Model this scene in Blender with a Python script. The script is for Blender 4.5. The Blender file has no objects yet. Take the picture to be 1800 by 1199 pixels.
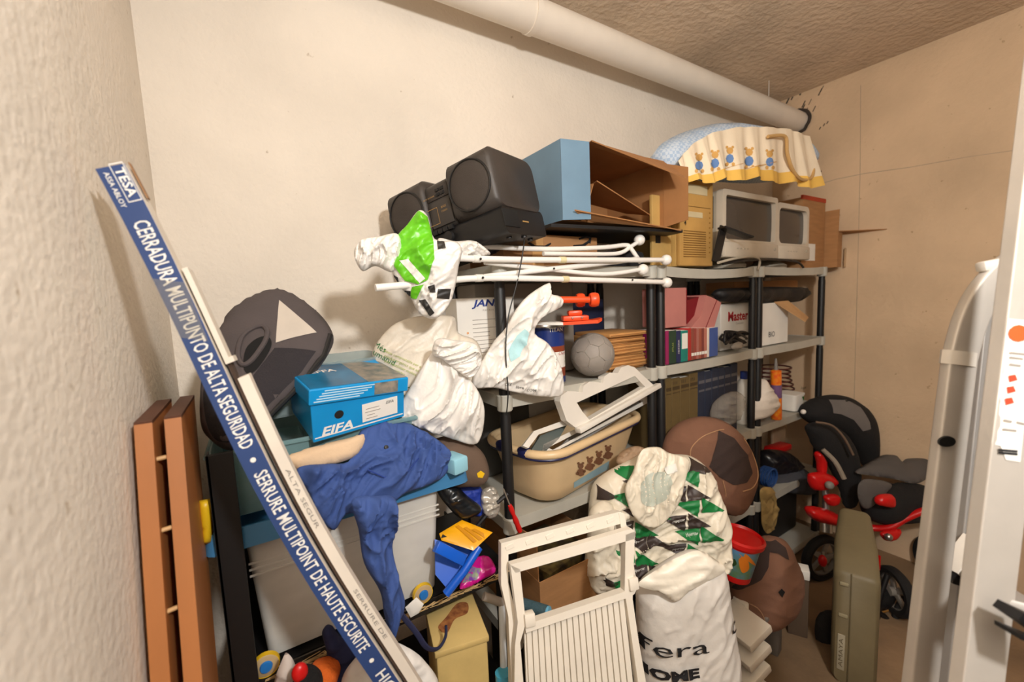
import bpy, bmesh, math, random
import numpy as np
from mathutils import Vector, Matrix, noise
from mathutils.bvhtree import BVHTree
from mathutils.geometry import delaunay_2d_cdt
random.seed(7)
SC = bpy.context.scene
COL = SC.collection
# ------------------------------------------------------------------ camera
F, YAW, PITCH, ROLL, CH = 730.15, .5594, .0997, -.0435, 1.68
fwd = Vector((math.sin(YAW)*math.cos(PITCH), math.cos(YAW)*math.cos(PITCH), -math.sin(PITCH)))
rt0 = Vector((math.cos(YAW), -math.sin(YAW), 0)); up0 = rt0.cross(fwd)
RT = rt0*math.cos(ROLL) + up0*math.sin(ROLL); UP = -rt0*math.sin(ROLL) + up0*math.cos(ROLL)
CAM = Vector((0, 0, CH))
cd = bpy.data.cameras.new('camera'); cam = bpy.data.objects.new('camera', cd); COL.objects.link(cam)
mw = Matrix((RT, UP, -fwd)).transposed().to_4x4(); mw.translation = CAM; cam.matrix_world = mw
cd.sensor_width = 36; cd.lens = F/1800*36; cd.clip_start = .02
cd.dof.use_dof = True; cd.dof.focus_distance = 1.3; cd.dof.aperture_fstop = 2.2
SC.camera = cam
# ------------------------------------------------------------------ light
w = bpy.data.worlds.new('world'); SC.world = w; w.use_nodes = True
w.node_tree.nodes['Background'].inputs[0].default_value = (1, .8, .6, 1)
w.node_tree.nodes['Background'].inputs[1].default_value = .02
ld = bpy.data.lights.new('ceiling_bulb', 'POINT'); ld.energy = 110; ld.color = (1, .985, .96); ld.shadow_soft_size = .07
lo = bpy.data.objects.new('ceiling_bulb', ld); COL.objects.link(lo); lo.location = (.37, -.62, 2.34)
vs = SC.view_settings; vs.view_transform = 'Standard'; vs.look = 'None'; vs.exposure = .03; vs.gamma = 1
vs.use_curve_mapping = False
# ------------------------------------------------------------------ helpers
def ray(px, py): return fwd + RT*((px-900)/F) + UP*((599.5-py)/F)
def at(px, py, Y=None, X=None, Z=None, d=None):
    v = ray(px, py)
    k = d if d is not None else (Y/v.y if Y is not None else (X/v.x if X is not None else (Z-CH)/v.z))
    return CAM + v*k
def lin(c):
    return tuple(((x/255)/12.92 if x/255 <= .04045 else ((x/255+.055)/1.055)**2.4) for x in c)
MATS = {}
def M(name, c, rough=.6, bump=0, bs=60, var=.08, vs_=8, metal=0, c2=None, trans=0, alpha=1, spec=.5, emit=None, stretch=None, thin=False):
    if name in MATS: return MATS[name]
    m = bpy.data.materials.new(name); m.use_nodes = True; MATS[name] = m
    nt = m.node_tree; N = nt.nodes; L = nt.links; b = N['Principled BSDF']
    tc = N.new('ShaderNodeTexCoord'); src = tc.outputs['Object']
    if stretch:
        mp = N.new('ShaderNodeMapping'); mp.inputs['Scale'].default_value = stretch; L.new(src, mp.inputs[0]); src = mp.outputs[0]
    nz = N.new('ShaderNodeTexNoise'); nz.inputs['Scale'].default_value = vs_; nz.inputs['Detail'].default_value = 5
    L.new(src, nz.inputs['Vector'])
    l1 = lin(c); l2 = lin(c2) if c2 else tuple(x*(1-var*2.2) for x in l1)
    mx = N.new('ShaderNodeMix'); mx.data_type = 'RGBA'
    mx.inputs[6].default_value = (*l1, 1); mx.inputs[7].default_value = (*l2, 1)
    rp = N.new('ShaderNodeMapRange'); rp.inputs[1].default_value = .35; rp.inputs[2].default_value = .7
    L.new(nz.outputs['Fac'], rp.inputs[0]); L.new(rp.outputs[0], mx.inputs[0]); L.new(mx.outputs[2], b.inputs['Base Color'])
    b.inputs['Roughness'].default_value = rough; b.inputs['Metallic'].default_value = metal
    b.inputs['Specular IOR Level'].default_value = spec
    b.inputs['Transmission Weight'].default_value = trans; b.inputs['Alpha'].default_value = alpha
    if bump:
        n2 = N.new('ShaderNodeTexNoise'); n2.inputs['Scale'].default_value = bs; n2.inputs['Detail'].default_value = 4
        L.new(src, n2.inputs['Vector'])
        bp = N.new('ShaderNodeBump'); bp.inputs['Strength'].default_value = bump; bp.inputs['Distance'].default_value = .01
        L.new(n2.outputs['Fac'], bp.inputs['Height']); L.new(bp.outputs[0], b.inputs['Normal'])
    return m
BVH = {}; ROOT = {}; BEND = None
def tag(o, label=None, cat=None, group=None, kind=None):
    for k, v in (('label', label), ('category', cat), ('group', group), ('kind', kind)):
        if v: o[k] = v
    return o
def thing(name, label, cat, loc=(0, 0, 0), group=None):
    o = bpy.data.objects.new(name, None); COL.objects.link(o); o.empty_display_size = .05
    o.location = loc; ROOT[o.name] = Vector(loc)
    return tag(o, label, cat, group)
def put(name, V, Fc, mat, parent=None, smooth=40, base=None):
    """link world-space geometry as one mesh object"""
    if BEND: V = [BEND(Vector(v)) for v in V]
    off = ROOT[parent.name] if parent else Vector(base if base else (0, 0, 0))
    me = bpy.data.meshes.new(name)
    me.from_pydata([tuple(Vector(v)-off) for v in V], [], [tuple(f) for f in Fc]); me.update()
    bm = bmesh.new(); bm.from_mesh(me); bmesh.ops.recalc_face_normals(bm, faces=bm.faces[:]); bm.to_mesh(me); bm.free()
    if smooth:
        me.shade_smooth(); me.set_sharp_from_angle(angle=math.radians(smooth))
    me.materials.append(mat)
    o = bpy.data.objects.new(name, me); COL.objects.link(o)
    if parent: o.parent = parent
    else: o.location = off
    ROOT[o.name] = off
    BVH[o.name] = BVHTree.FromPolygons([Vector(v) for v in V], [tuple(f) for f in Fc])
    return o
class B:
    """collects shapes; out() links them as one mesh"""
    def __init__(s, Mx=None): s.V = []; s.F = []; s.M = Mx or Matrix()
    def add(s, V, Fc):
        n = len(s.V); s.V += [s.M @ Vector(v) for v in V]; s.F += [[i+n for i in f] for f in Fc]; return s
    def box(s, lo_, hi, bev=0, seg=2):
        bm = bmesh.new(); bmesh.ops.create_cube(bm, size=1)
        for v in bm.verts: v.co = Vector([lo_[i] + (v.co[i]+.5)*(hi[i]-lo_[i]) for i in range(3)])
        if bev: bmesh.ops.bevel(bm, geom=bm.edges[:], offset=bev, segments=seg, affect='EDGES', profile=.5)
        bm.verts.index_update(); s.add([v.co.copy() for v in bm.verts], [[v.index for v in f.verts] for f in bm.faces]); bm.free(); return s
    def long(s, lo_, hi, n=26):
        """box cut into slices along its first axis"""
        V = []; Fc = [(0, 1, 2, 3), tuple(4*n+k for k in (3, 2, 1, 0))]
        for i in range(n+1):
            x = lo_[0]+(hi[0]-lo_[0])*i/n; V += [(x, lo_[1], lo_[2]), (x, hi[1], lo_[2]), (x, hi[1], hi[2]), (x, lo_[1], hi[2])]
        for i in range(n):
            for k in range(4): Fc.append((4*i+k, 4*i+(k+1) % 4, 4*i+4+(k+1) % 4, 4*i+4+k))
        return s.add(V, Fc)
    def bar(s, p0, p1, w_, t, upv=(0, 0, 1), bev=0):
        p0, p1 = Vector(p0), Vector(p1); a = p1-p0; L = a.length; a.normalize()
        sd = a.cross(Vector(upv)).normalized(); u = sd.cross(a)
        m = Matrix((sd, a, u)).transposed().to_4x4(); m.translation = p0
        k = B(s.M @ m); k.box((-w_/2, 0, -t/2), (w_/2, L, t/2), bev); s.V_ext(k); return s
    def V_ext(s, k):
        n = len(s.V); s.V += k.V; s.F += [[i+n for i in f] for f in k.F]
    def tube(s, pts, r, seg=10, asp=1, upv=None, cap=True, closed=False):
        pts = [Vector(p) for p in pts]; n = len(pts); V = []; Fc = []
        rr = r if isinstance(r, (list, tuple)) else [r]*n
        ref = Vector(upv) if upv else None
        for i, p in enumerate(pts):
            if closed: t = pts[(i+1) % n]-pts[i-1]
            else: t = pts[min(i+1, n-1)]-pts[max(i-1, 0)]
            t.normalize()
            if ref is None: ref = Vector((0, 0, 1)) if abs(t.z) < .9 else Vector((1, 0, 0))
            sd = t.cross(ref).normalized(); u = sd.cross(t)
            if not upv: ref = u
            for k in range(seg):
                a = 2*math.pi*k/seg
                V.append(p + sd*math.cos(a)*rr[i] + u*math.sin(a)*rr[i]*asp)
        m = n if closed else n-1
        for i in range(m):
            for k in range(seg):
                j = (i+1) % n
                Fc.append([i*seg+k, i*seg+(k+1) % seg, j*seg+(k+1) % seg, j*seg+k])
        if cap and not closed: Fc += [list(range(seg))[::-1], [(n-1)*seg+k for k in range(seg)]]
        return s.add(V, Fc)
    def cyl(s, p0, p1, r0, r1=None, seg=20): return s.tube([p0, p1], [r0, r1 if r1 is not None else r0], seg)
    def lathe(s, prof, seg=28, Mx=None):
        m = Mx or Matrix(); V = []; Fc = []; n = len(prof)
        for r, z in prof:
            for k in range(seg):
                a = 2*math.pi*k/seg; V.append(m @ Vector((r*math.cos(a), r*math.sin(a), z)))
        for i in range(n-1):
            for k in range(seg): Fc.append([i*seg+k, i*seg+(k+1) % seg, (i+1)*seg+(k+1) % seg, (i+1)*seg+k])
        return s.add(V, Fc)
    def ball(s, c, r, sx=(1, 1, 1), seg=16):
        prof = [(max(1e-4, math.sin(math.pi*i/10))*r, -math.cos(math.pi*i/10)*r) for i in range(11)]
        m = Matrix.Translation(Vector(c)) @ Matrix.Diagonal((*sx, 1)); return s.lathe(prof, seg, m)
    def prism(s, pl, uv, d0, d1, holes=()):
        """polygon (plane coords) extruded from depth d0 to d1 along the plane normal, optional holes"""
        loops = [list(uv)] + [list(h) for h in holes]; P2 = []; E = []
        for lp in loops:
            b0 = len(P2); P2 += [Vector(q) for q in lp]; E += [(b0+i, b0+(i+1) % len(lp)) for i in range(len(lp))]
        r = delaunay_2d_cdt(P2, E, [], 2 if holes else 1, 1e-6)
        if holes:
            r = delaunay_2d_cdt(P2, E, [], 0, 1e-6); keep = []
            for f in r[2]:
                c = sum((r[0][i] for i in f), Vector((0, 0)))/len(f)
                if inside(c, uv) and not any(inside(c, h) for h in holes): keep.append(f)
            tri = keep
        else: tri = r[2]
        n = len(r[0]); V = [pl.p(q, d0) for q in r[0]] + [pl.p(q, d1) for q in r[0]]
        Fc = [list(f) for f in tri] + [[i+n for i in f][::-1] for f in tri]; cnt = {}
        for f in tri:
            for i in range(len(f)):
                e = (f[i], f[(i+1) % len(f)]); cnt[tuple(sorted(e))] = cnt.get(tuple(sorted(e)), []) + [e]
        for k, l in cnt.items():
            if len(l) == 1: a, b2 = l[0]; Fc.append([b2, a, a+n, b2+n])
        return s.add(V, Fc)
    def out(s, name, mat, parent=None, smooth=40, base=None): return put(name, s.V, s.F, mat, parent, smooth, base)
def inside(q, poly):
    c = False; n = len(poly)
    for i in range(n):
        a, b = poly[i], poly[i-1]
        if (a[1] > q[1]) != (b[1] > q[1]) and q[0] < (b[0]-a[0])*(q[1]-a[1])/(b[1]-a[1])+a[0]: c = not c
    return c
class PL:
    """a real plane in the room: origin, yaw of its horizontal axis (0 = along the back wall), lean of its vertical axis"""
    def __init__(s, o, yaw=0, lean=0, roll=0):
        s.o = Vector(o); s.u = Vector((math.cos(yaw), math.sin(yaw), 0)); bk = Vector((-math.sin(yaw), math.cos(yaw), 0))
        s.v = bk*math.sin(lean) + Vector((0, 0, 1))*math.cos(lean)
        if roll: s.u, s.v = s.u*math.cos(roll)+s.v*math.sin(roll), -s.u*math.sin(roll)+s.v*math.cos(roll)
        s.n = s.u.cross(s.v)          # towards the room
    def uv(s, px, py):
        d = ray(px, py); k = (s.o-CAM).dot(s.n)/d.dot(s.n); q = CAM+d*k-s.o; return (q.dot(s.u), q.dot(s.v))
    def p(s, q, h=0): return s.o + s.u*q[0] + s.v*q[1] + s.n*h
    def uvs(s, l): return [s.uv(*q) for q in l]
    def mx(s):
        m = Matrix((s.u, s.v, s.n)).transposed().to_4x4(); m.translation = s.o; return m
FACE = -.56      # yaw of planes that face the doorway
def spline(pts, n):
    P = [Vector((*q, 0)) for q in pts]; m = len(P); out = []
    per = max(2, n//m)
    for i in range(m):
        a, b, c, d = P[i-1], P[i], P[(i+1) % m], P[(i+2) % m]
        for k in range(per):
            t = k/per
            q = .5*((2*b)+(c-a)*t+(2*a-5*b+4*c-d)*t*t+(3*b-a-3*c+d)*t**3); out.append((q.x, q.y))
    return out
def segdist(Q, poly):
    Q = np.array(Q); P = np.array(poly); d = np.full(len(Q), 1e9)
    for i in range(len(P)):
        a = P[i-1]; b = P[i]; ab = b-a; t = np.clip(((Q-a)@ab)/max(1e-12, ab@ab), 0, 1)
        d = np.minimum(d, np.linalg.norm(Q-a-t[:, None]*ab, axis=1))
    return d
def fillgrid(poly, h):
    xs = [q[0] for q in poly]; ys = [q[1] for q in poly]; pts = []
    y = min(ys)+h*.5; r = 0
    while y < max(ys):
        x = min(xs)+h*(.25+.5*(r % 2))
        while x < max(xs):
            q = (x+random.uniform(-.12, .12)*h, y+random.uniform(-.12, .12)*h)
            if inside(q, poly): pts.append(q)
            x += h
        y += h*.87; r += 1
    if pts:
        d = segdist(pts, poly); pts = [p for p, k in zip(pts, d) if k > .45*h]
    n = len(poly)
    r = delaunay_2d_cdt([Vector(q) for q in list(poly)+pts], [(i, (i+1) % n) for i in range(n)], [], 1, 1e-7)
    return [(v.x, v.y) for v in r[0]], [list(f) for f in r[2]]
def puff(name, pl, px, T, mat, parent=None, back=.7, R=None, cells=34, fold=.0, fs=14, fdir=0, fstr=3, sharp=False, uv=None, dome=.5, smooth=80, bulge=None):
    """a soft body: outline given its own distance, inflated to both sides, with folds"""
    poly = uv or pl.uvs(px)
    poly = poly if sharp else spline(poly, 72)
    xs = [q[0] for q in poly]; ys = [q[1] for q in poly]; size = max(max(xs)-min(xs), max(ys)-min(ys))
    P2, tri = fillgrid(poly, size/cells)
    d = segdist(P2, poly); R = R or max(d)*.9
    t = np.clip(d/R, 0, 1); prof = (1-(1-t)**2)**dome
    n = len(P2); idx = {}; V = []; Fc = []; sd = random.uniform(0, 90)
    ca, sa = math.cos(fdir), math.sin(fdir)
    for i, q in enumerate(P2):
        f = 0
        if fold:
            a = (q[0]*ca+q[1]*sa)*fs/fstr; b = (-q[0]*sa+q[1]*ca)*fs
            wv = noise.noise(Vector((q[0]*fs*.35, q[1]*fs*.35, sd)))*.9
            wx = noise.noise(Vector((q[0]*fs*.5+7, q[1]*fs*.5, sd)))*.6
            f = 0; am = 1.0; sc = 1.0
            for o_ in range(3):
                r_ = 1-min(1, 2.2*abs(noise.noise(Vector(((a+wx)*sc, (b+wv)*sc, sd+3+o_*5))))); f += am*(r_*r_*r_*1.3-.35); am *= .48; sc *= 1.95
            f += noise.noise(Vector((q[0]*fs*.6, q[1]*fs*.6, sd+31)))*.9
            f *= fold*min(1, prof[i]*1.5)
        V.append(pl.p(q, T*prof[i] + f))
    edge = set(i for i in range(n) if d[i] < 1e-5)
    for i, q in enumerate(P2):
        if i in edge: idx[i] = i
        else: idx[i] = len(V); V.append(pl.p(q, -back*T*prof[i]))
    for f in tri: Fc.append(f); Fc.append([idx[i] for i in f][::-1])
    return put(name, V, Fc, mat, parent, smooth, base=None if parent else tuple(pl.o))
def onto(host, pl, q, off):
    o = pl.p(q, 1.2); h = BVH[host.name].ray_cast(o, -pl.n, 3)
    return None if h[0] is None else h[0] + pl.n*off
def uvhit(host, pl, q):
    """plane coordinates of the surface point seen behind a plane coordinate"""
    d = (pl.p(q)-CAM).normalized(); h = BVH[host.name].ray_cast(CAM, d, 8)
    if h[0] is None: return q
    r = h[0]-pl.o; return (r.dot(pl.u), r.dot(pl.v))
def decal(name, host, pl, px, mat, off=.002, h=.012, uv=None, parent=None, smoothed=False):
    """flat print or patch lying on the surface of its host"""
    poly = uv or [uvhit(host, pl, q) for q in pl.uvs(px)]
    if smoothed: poly = spline(poly, 40)
    else:
        q2 = []
        for i in range(len(poly)):
            a, b = Vector(poly[i]), Vector(poly[(i+1) % len(poly)]); k = max(1, int((b-a).length/h))
            q2 += [tuple(a.lerp(b, j/k)) for j in range(k)]
        poly = q2
    P2, tri = fillgrid(poly, h)
    W = [onto(host, pl, q, off) for q in P2]; keep = [f for f in tri if all(W[i] is not None for i in f)]
    if not keep: return None
    zs = [(W[i]-pl.o).dot(pl.n) for f in keep for i in f]
    keep = [f for f in keep if max((W[i]-pl.o).dot(pl.n) for i in f)-min((W[i]-pl.o).dot(pl.n) for i in f) < .06]
    use = sorted(set(i for f in keep for i in f)); mp = {k: j for j, k in enumerate(use)}
    if not keep: return None
    return put(name, [W[i] for i in use], [[mp[i] for i in f] for f in keep], mat, parent or host, 80)
def text(name, s, pl, uvc, size, mat, parent, host=None, ang=0, off=.0015, align='CENTER', shear=0, bold=0, space=1, sub=.012, width=None):
    cu = bpy.data.curves.new('t', 'FONT'); cu.body = s; cu.size = 1; cu.align_x = align; cu.align_y = 'CENTER'; cu.shear = shear
    cu.resolution_u = 2; cu.offset = bold; cu.space_character = space; cu.fill_mode = 'FRONT'
    ob = bpy.data.objects.new('t', cu); me = bpy.data.meshes.new_from_object(ob)
    bm = bmesh.new(); bm.from_mesh(me); bmesh.ops.triangulate(bm, faces=bm.faces[:])
    k = size/.7; wx = 1
    if width:
        xs = [v.co.x for v in bm.verts]; wx = width/(k*(max(xs)-min(xs)))
    for v in bm.verts: v.co = Vector((v.co.x*k*wx, v.co.y*k, 0))
    if host:
        for _ in range(4):
            es = [e for e in bm.edges if e.calc_length() > sub]
            if not es: break
            bmesh.ops.subdivide_edges(bm, edges=es, cuts=1); bmesh.ops.triangulate(bm, faces=bm.faces[:])
    if host: uvc = uvhit(host, pl, uvc)
    bm.verts.index_update(); ca, sa = math.cos(ang), math.sin(ang); W = []
    for v in bm.verts:
        q = (uvc[0]+v.co.x*ca-v.co.y*sa, uvc[1]+v.co.x*sa+v.co.y*ca)
        W.append(onto(host, pl, q, off) if host else pl.p(q, off))
    Fc = [[v.index for v in f.verts] for f in bm.faces]; Fc = [f for f in Fc if all(W[i] is not None for i in f)]
    W = [x if x is not None else Vector() for x in W]
    use = sorted(set(i for f in Fc for i in f)); mp = {k_: j for j, k_ in enumerate(use)}
    bm.free(); bpy.data.objects.remove(ob); bpy.data.curves.remove(cu); bpy.data.meshes.remove(me)
    if not Fc: return None
    return put(name, [W[i] for i in use], [[mp[i] for i in f] for f in Fc], mat, parent, 0)
def frame(o, yaw=0, pitch=0, roll=0):
    return Matrix.Translation(Vector(o)) @ Matrix.Rotation(yaw, 4, 'Z') @ Matrix.Rotation(pitch, 4, 'X') @ Matrix.Rotation(roll, 4, 'Y')
# ------------------------------------------------------------------ materials
def wallmat(name, c, bump, bs, var=.06, seams=False):
    m = M(name, c, .92, bump, bs, var, 2.2, spec=.2)
    nt = m.node_tree; N = nt.nodes; L = nt.links; b = N['Principled BSDF']
    tc = N['Texture Coordinate']; sp = N.new('ShaderNodeTexNoise'); sp.inputs['Scale'].default_value = 26; sp.inputs['Detail'].default_value = 6
    L.new(tc.outputs['Object'], sp.inputs['Vector'])
    cr = N.new('ShaderNodeValToRGB'); cr.color_ramp.elements[0].position = .70; cr.color_ramp.elements[1].position = .76
    cr.color_ramp.elements[0].color = (1, 1, 1, 1); cr.color_ramp.elements[1].color = (.62, .56, .48, 1)
    L.new(sp.outputs['Fac'], cr.inputs[0])
    old = b.inputs['Base Color'].links[0].from_socket
    mx = N.new('ShaderNodeMix'); mx.data_type = 'RGBA'; mx.blend_type = 'MULTIPLY'; mx.inputs[0].default_value = 1
    L.new(old, mx.inputs[6]); L.new(cr.outputs[0], mx.inputs[7]); L.new(mx.outputs[2], b.inputs['Base Color'])
    return m
W_BACK = wallmat('plaster_cream', (236, 226, 212), .35, 55)
W_LEFT = wallmat('plaster_rough', (238, 228, 214), .35, 55)
W_RIGHT = wallmat('concrete_painted', (222, 192, 158), .35, 40, .1)
W_CEIL = wallmat('concrete_raw', (234, 212, 186), .9, 30, .14)
W_FLOOR = M('floor_concrete', (148, 120, 90), .8, .3, 30, .2, 3)
WHITE = M('white_plastic', (232, 228, 220), .4, 0, 10, .03)
POLE = M('white_enamel', (238, 234, 228), .3, 0, 10, .02)
BLACK = M('black_plastic', (22, 21, 22), .5, .05, 80, .1)
DARK = M('dark_fabric', (38, 36, 38), .9, .3, 200, .1)
GREYP = M('grey_shelf_plastic', (186, 183, 172), .5, .05, 60, .06)
CARD = M('cardboard', (176, 128, 82), .85, .08, 90, .08, stretch=(1, 1, 6))
CARDIN = M('cardboard_inner', (168, 118, 72), .9, .08, 90, .08)
BAGW = M('white_bag_plastic', (232, 228, 222), .35, .12, 70, .04)
PAPER = M('paper_white', (236, 232, 224), .7, 0, 10, .03)
INK = M('black_ink', (24, 24, 28), .7)
NAVYI = M('blue_ink', (40, 62, 140), .6)
RED = M('red_plastic', (206, 22, 22), .35, 0, 10, .05)
CHROME = M('aluminium', (205, 202, 198), .38, .05, 120, .05, metal=.85)
STEEL = M('bright_steel', (190, 188, 184), .3, 0, 10, .03, metal=.9)
def clear(name, c, fac, rough=.15):
    m = bpy.data.materials.new(name); m.use_nodes = True; nt = m.node_tree; N = nt.nodes; L = nt.links
    b = N['Principled BSDF']; b.inputs['Base Color'].default_value = (*lin(c), 1); b.inputs['Roughness'].default_value = rough
    tr = N.new('ShaderNodeBsdfTransparent'); tr.inputs[0].default_value = (*[.5+.5*x for x in lin(c)], 1)
    ms = N.new('ShaderNodeMixShader'); ms.inputs[0].default_value = fac
    nz = N.new('ShaderNodeTexNoise'); nz.inputs['Scale'].default_value = 6
    mr = N.new('ShaderNodeMapRange'); mr.inputs[3].default_value = fac*.85; mr.inputs[4].default_value = min(1, fac*1.15)
    L.new(nz.outputs['Fac'], mr.inputs[0]); L.new(mr.outputs[0], ms.inputs[0])
    L.new(tr.outputs[0], ms.inputs[1]); L.new(b.outputs[0], ms.inputs[2]); L.new(ms.outputs[0], N['Material Output'].inputs[0]); return m
# ------------------------------------------------------------------ room
XL, XR, YB, YN, ZC = -.2, 3.245, 1.58, -1.2, 2.965
def struct(name, lo_, hi, mat): return tag(B().box(lo_, hi).out(name, mat, smooth=0), kind='structure')
struct('floor', (XL-.1, YN-.1, -.1), (XR+.1, YB+.1, 0), W_FLOOR)
struct('ceiling', (XL-.1, YN-.1, ZC), (XR+.1, YB+.1, ZC+.1), W_CEIL)
struct('wall_back', (XL-.1, YB, 0), (XR+.1, YB+.1, ZC), W_BACK)
struct('wall_left', (XL-.1, YN-.1, 0), (XL, YB, ZC), W_LEFT)
struct('wall_right', (XR, YN-.1, 0), (XR+.1, YB, ZC), W_RIGHT)
# wear on the right wall: a crack and soot marks by the pipe
CR = M('wall_crack', (188, 164, 138), .95); SOOT = M('soot_mark', (66, 56, 48), .95)
wr = bpy.data.objects['wall_right']
plw = PL((XR, 1.0, 2.0), -math.pi/2)
def line_px(name, pts, wd, mat, host=wr):
    q = plw.uvs(pts); b = B()
    for a, c in zip(q, q[1:]): b.bar(plw.p(a, .0006), plw.p(c, .0006), wd, .0008, tuple(plw.n))
    return b.out(name, mat, host, 0)
line_px('crack', [(1420, 330), (1470, 315), (1520, 305), (1600, 294), (1700, 276), (1800, 262)], .004, CR)
line_px('formwork_seam', [(1513, 150), (1512, 300), (1507, 500), (1500, 760)], .003, CR)
rr = random.Random(3)
for k in range(16):
    a = (1412+rr.gauss(0, 16), 200+rr.gauss(0, 16)); L_ = rr.uniform(4, 14)
    line_px('soot_streak', [a, (a[0]+L_*.5, a[1]-L_)], rr.uniform(.003, .01), SOOT)
for x, y in [(1447, 222), (1453, 218), (1440, 228), (1441, 305), (1468, 430)]: line_px('soot_streak', [(x, y), (x+3, y-5)], .006, SOOT)
# drain pipe along the back wall
PIPE = M('pipe_pvc', (232, 222, 208), .45, 0, 10, .03)
t = thing('drain_pipe', 'fat cream plastic drain pipe running under the ceiling along the wall', 'pipe', (1.5, 1.425, 2.79))
B().tube([(XL, 1.425, 2.80), (1.2, 1.425, 2.795), (XR, 1.425, 2.785)], .064, 32).out('pipe_tube', PIPE, t)
B().tube([(1.035, 1.425, 2.796), (1.06, 1.425, 2.796)], .0695, 32).out('clamp_ring', PIPE, t)
b = B().box((1.036, 1.40, 2.86), (1.058, 1.45, ZC-.0005), .003); b.out('clamp_stem', PIPE, t)
B().tube([(2.86, 1.425, 2.85), (2.86, 1.425, ZC-.0005)], .002, 6).out('hanger_wire', WHITE, t)
V = []; b = B()
for k in range(40):
    a = 2*math.pi*k/40; r_ = .075+.012*noise.noise(Vector((math.cos(a)*2, math.sin(a)*2, 4)))
    V.append((XR-.012, 1.425+math.cos(a)*r_, 2.785+math.sin(a)*r_))
b.tube(V, .010, 8, closed=True); b.out('foam_collar', SOOT, t)
# ------------------------------------------------------------------ shelving units
UX, UW, UY, UD = .661, .792, 1.166, .36
ZS = [1.773-.427*k for k in range(5)]
def unit(i, label):
    x0 = UX+i*UW+.030; x1 = UX+(i+1)*UW-.030; y0, y1 = UY, UY+UD
    t = thing('shelving_unit', label, 'shelving', ((x0+x1)/2, (y0+y1)/2, 0), 'plastic shelving units along the wall')
    for k, z in enumerate(ZS):
        sag = -.016 if k == 0 and i == 1 else (-.006 if k < 3 else -.003)
        b = B(); n = 12
        for j in range(n):
            xa = x0-.02+(x1-x0+.04)*j/n; xb = x0-.02+(x1-x0+.04)*(j+1)/n
            za = z+sag*(1-(2*j/n-1)**2); zb = z+sag*(1-(2*(j+1)/n-1)**2)
            def quad(ya, yb, la, ha):
                b.add([(xa, ya, za+la), (xb, ya, zb+la), (xb, yb, zb+la), (xa, yb, za+la), (xa, ya, za+ha), (xb, ya, zb+ha), (xb, yb, zb+ha), (xa, yb, za+ha)],
                      [(0, 1, 2, 3), (4, 5, 6, 7), (0, 1, 5, 4), (3, 2, 6, 7)] + ([(0, 3, 7, 4)] if j == 0 else []) + ([(1, 2, 6, 5)] if j == n-1 else []))
            quad(y0-.016, y0-.008, -.021, .021); quad(y1+.008, y1+.016, -.021, .021); quad(y0-.008, y1+.008, .006, .018)
        b.box((x0-.022, y0-.014, z-.021), (x0-.014, y1+.014, z+.02)); b.box((x1+.014, y0-.014, z-.021), (x1+.022, y1+.014, z+.02))
        s_ = b.out('shelf', GREYP, t, 30)
        for px_ in (x0, x1):
            for py_ in (y0, y1):
                B().lathe([(.0225, -.034), (.026, -.03), (.0265, .019), (.024, .022), (.0, .022)], 20, Matrix.Translation((px_, py_, z))).out('corner_socket', GREYP, s_)
    for px_ in (x0, x1):
        for py_ in (y0, y1):
            for k in range(4):
                B().lathe([(.0, ZS[k+1]+.021), (.0185, ZS[k+1]+.021), (.0185, ZS[k]-.06), (.0165, ZS[k]-.05), (.0165, ZS[k]-.034), (0, ZS[k]-.034)], 16, Matrix.Translation((px_, py_, 0))).out('post', BLACK, t)
            B().lathe([(.0, 0), (.019, 0), (.019, ZS[4]-.034), (0, ZS[4]-.034)], 16, Matrix.Translation((px_, py_, 0))).out('foot', BLACK, t)
    return t
unit(0, 'grey plastic shelving unit carrying the boombox and the baby bathtub')
unit(1, 'grey plastic shelving unit carrying the yellowed computer tower')
unit(2, 'grey plastic shelving unit nearest the far end wall, under the monitors')
ZT = [z+.019 for z in ZS]
# ================================================================== OBJECTS
def cuboid(b, x0, x1, y0, y1, z0, z1, bev=.004): return b.box((x0, y0, z0), (x1, y1, z1), bev)
# ---- long lock cartons leaning in the corner
BLUEC = M('carton_blue', (38, 64, 116), .55, 0, 10, .06); BLUED = M('carton_blue_dots', (58, 90, 156), .55)
CARTW = M('carton_white', (222, 212, 198), .7, .05, 60, .05); TORN = M('torn_card', (150, 112, 78), .9, .2, 60)
WINK = M('white_print', (240, 238, 232), .6); GINK = M('grey_print', (150, 142, 134), .8)
def leaning(top, bot, wv, spin, name, label):
    a = (bot-top); L_ = a.length; a.normalize(); c = CAM-top.lerp(bot, .45); nb = (c-a*c.dot(a)).normalized()
    nb = Matrix.Rotation(spin, 3, a) @ nb
    sd = a.cross(nb).normalized()          # along the width of the front face
    return a, nb, sd, L_
top = at(219, 287, X=-.142); b1 = at(658, 1100, Y=.80); bot = top + (b1-top)*((top.z-.012)/(top.z-b1.z))
a_, nb, sd, LEN = leaning(top, bot, .03, .13, '', '')
if sd.x > 0: sd = -sd                       # sd points away from the shared edge, across the blue face
t = thing('lock_carton', 'long blue and white lock carton leaning in the wall corner', 'carton', bot)
class AX:                                    # a plane frame running down the carton
    def __init__(s, o, u, v): s.o = o; s.u = u; s.v = v; s.n = u.cross(v)
    p = PL.p; uv = PL.uv; uvs = PL.uvs
WB, WD = .037, .045
def BEND(v):                                 # the long cardboard sags a little under its own weight
    s_ = (v-top).dot(a_); k = math.sin(math.pi*s_/1.3)**2 if 0 < s_ < 1.3 else 0
    return v + sd*.026*k
Mx = Matrix((a_, sd, nb)).transposed().to_4x4(); Mx.translation = top
body = B(Mx).long((0, 0, -WD), (LEN, WB, -.001)).out('carton_body', CARTW, t, 0)
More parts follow.
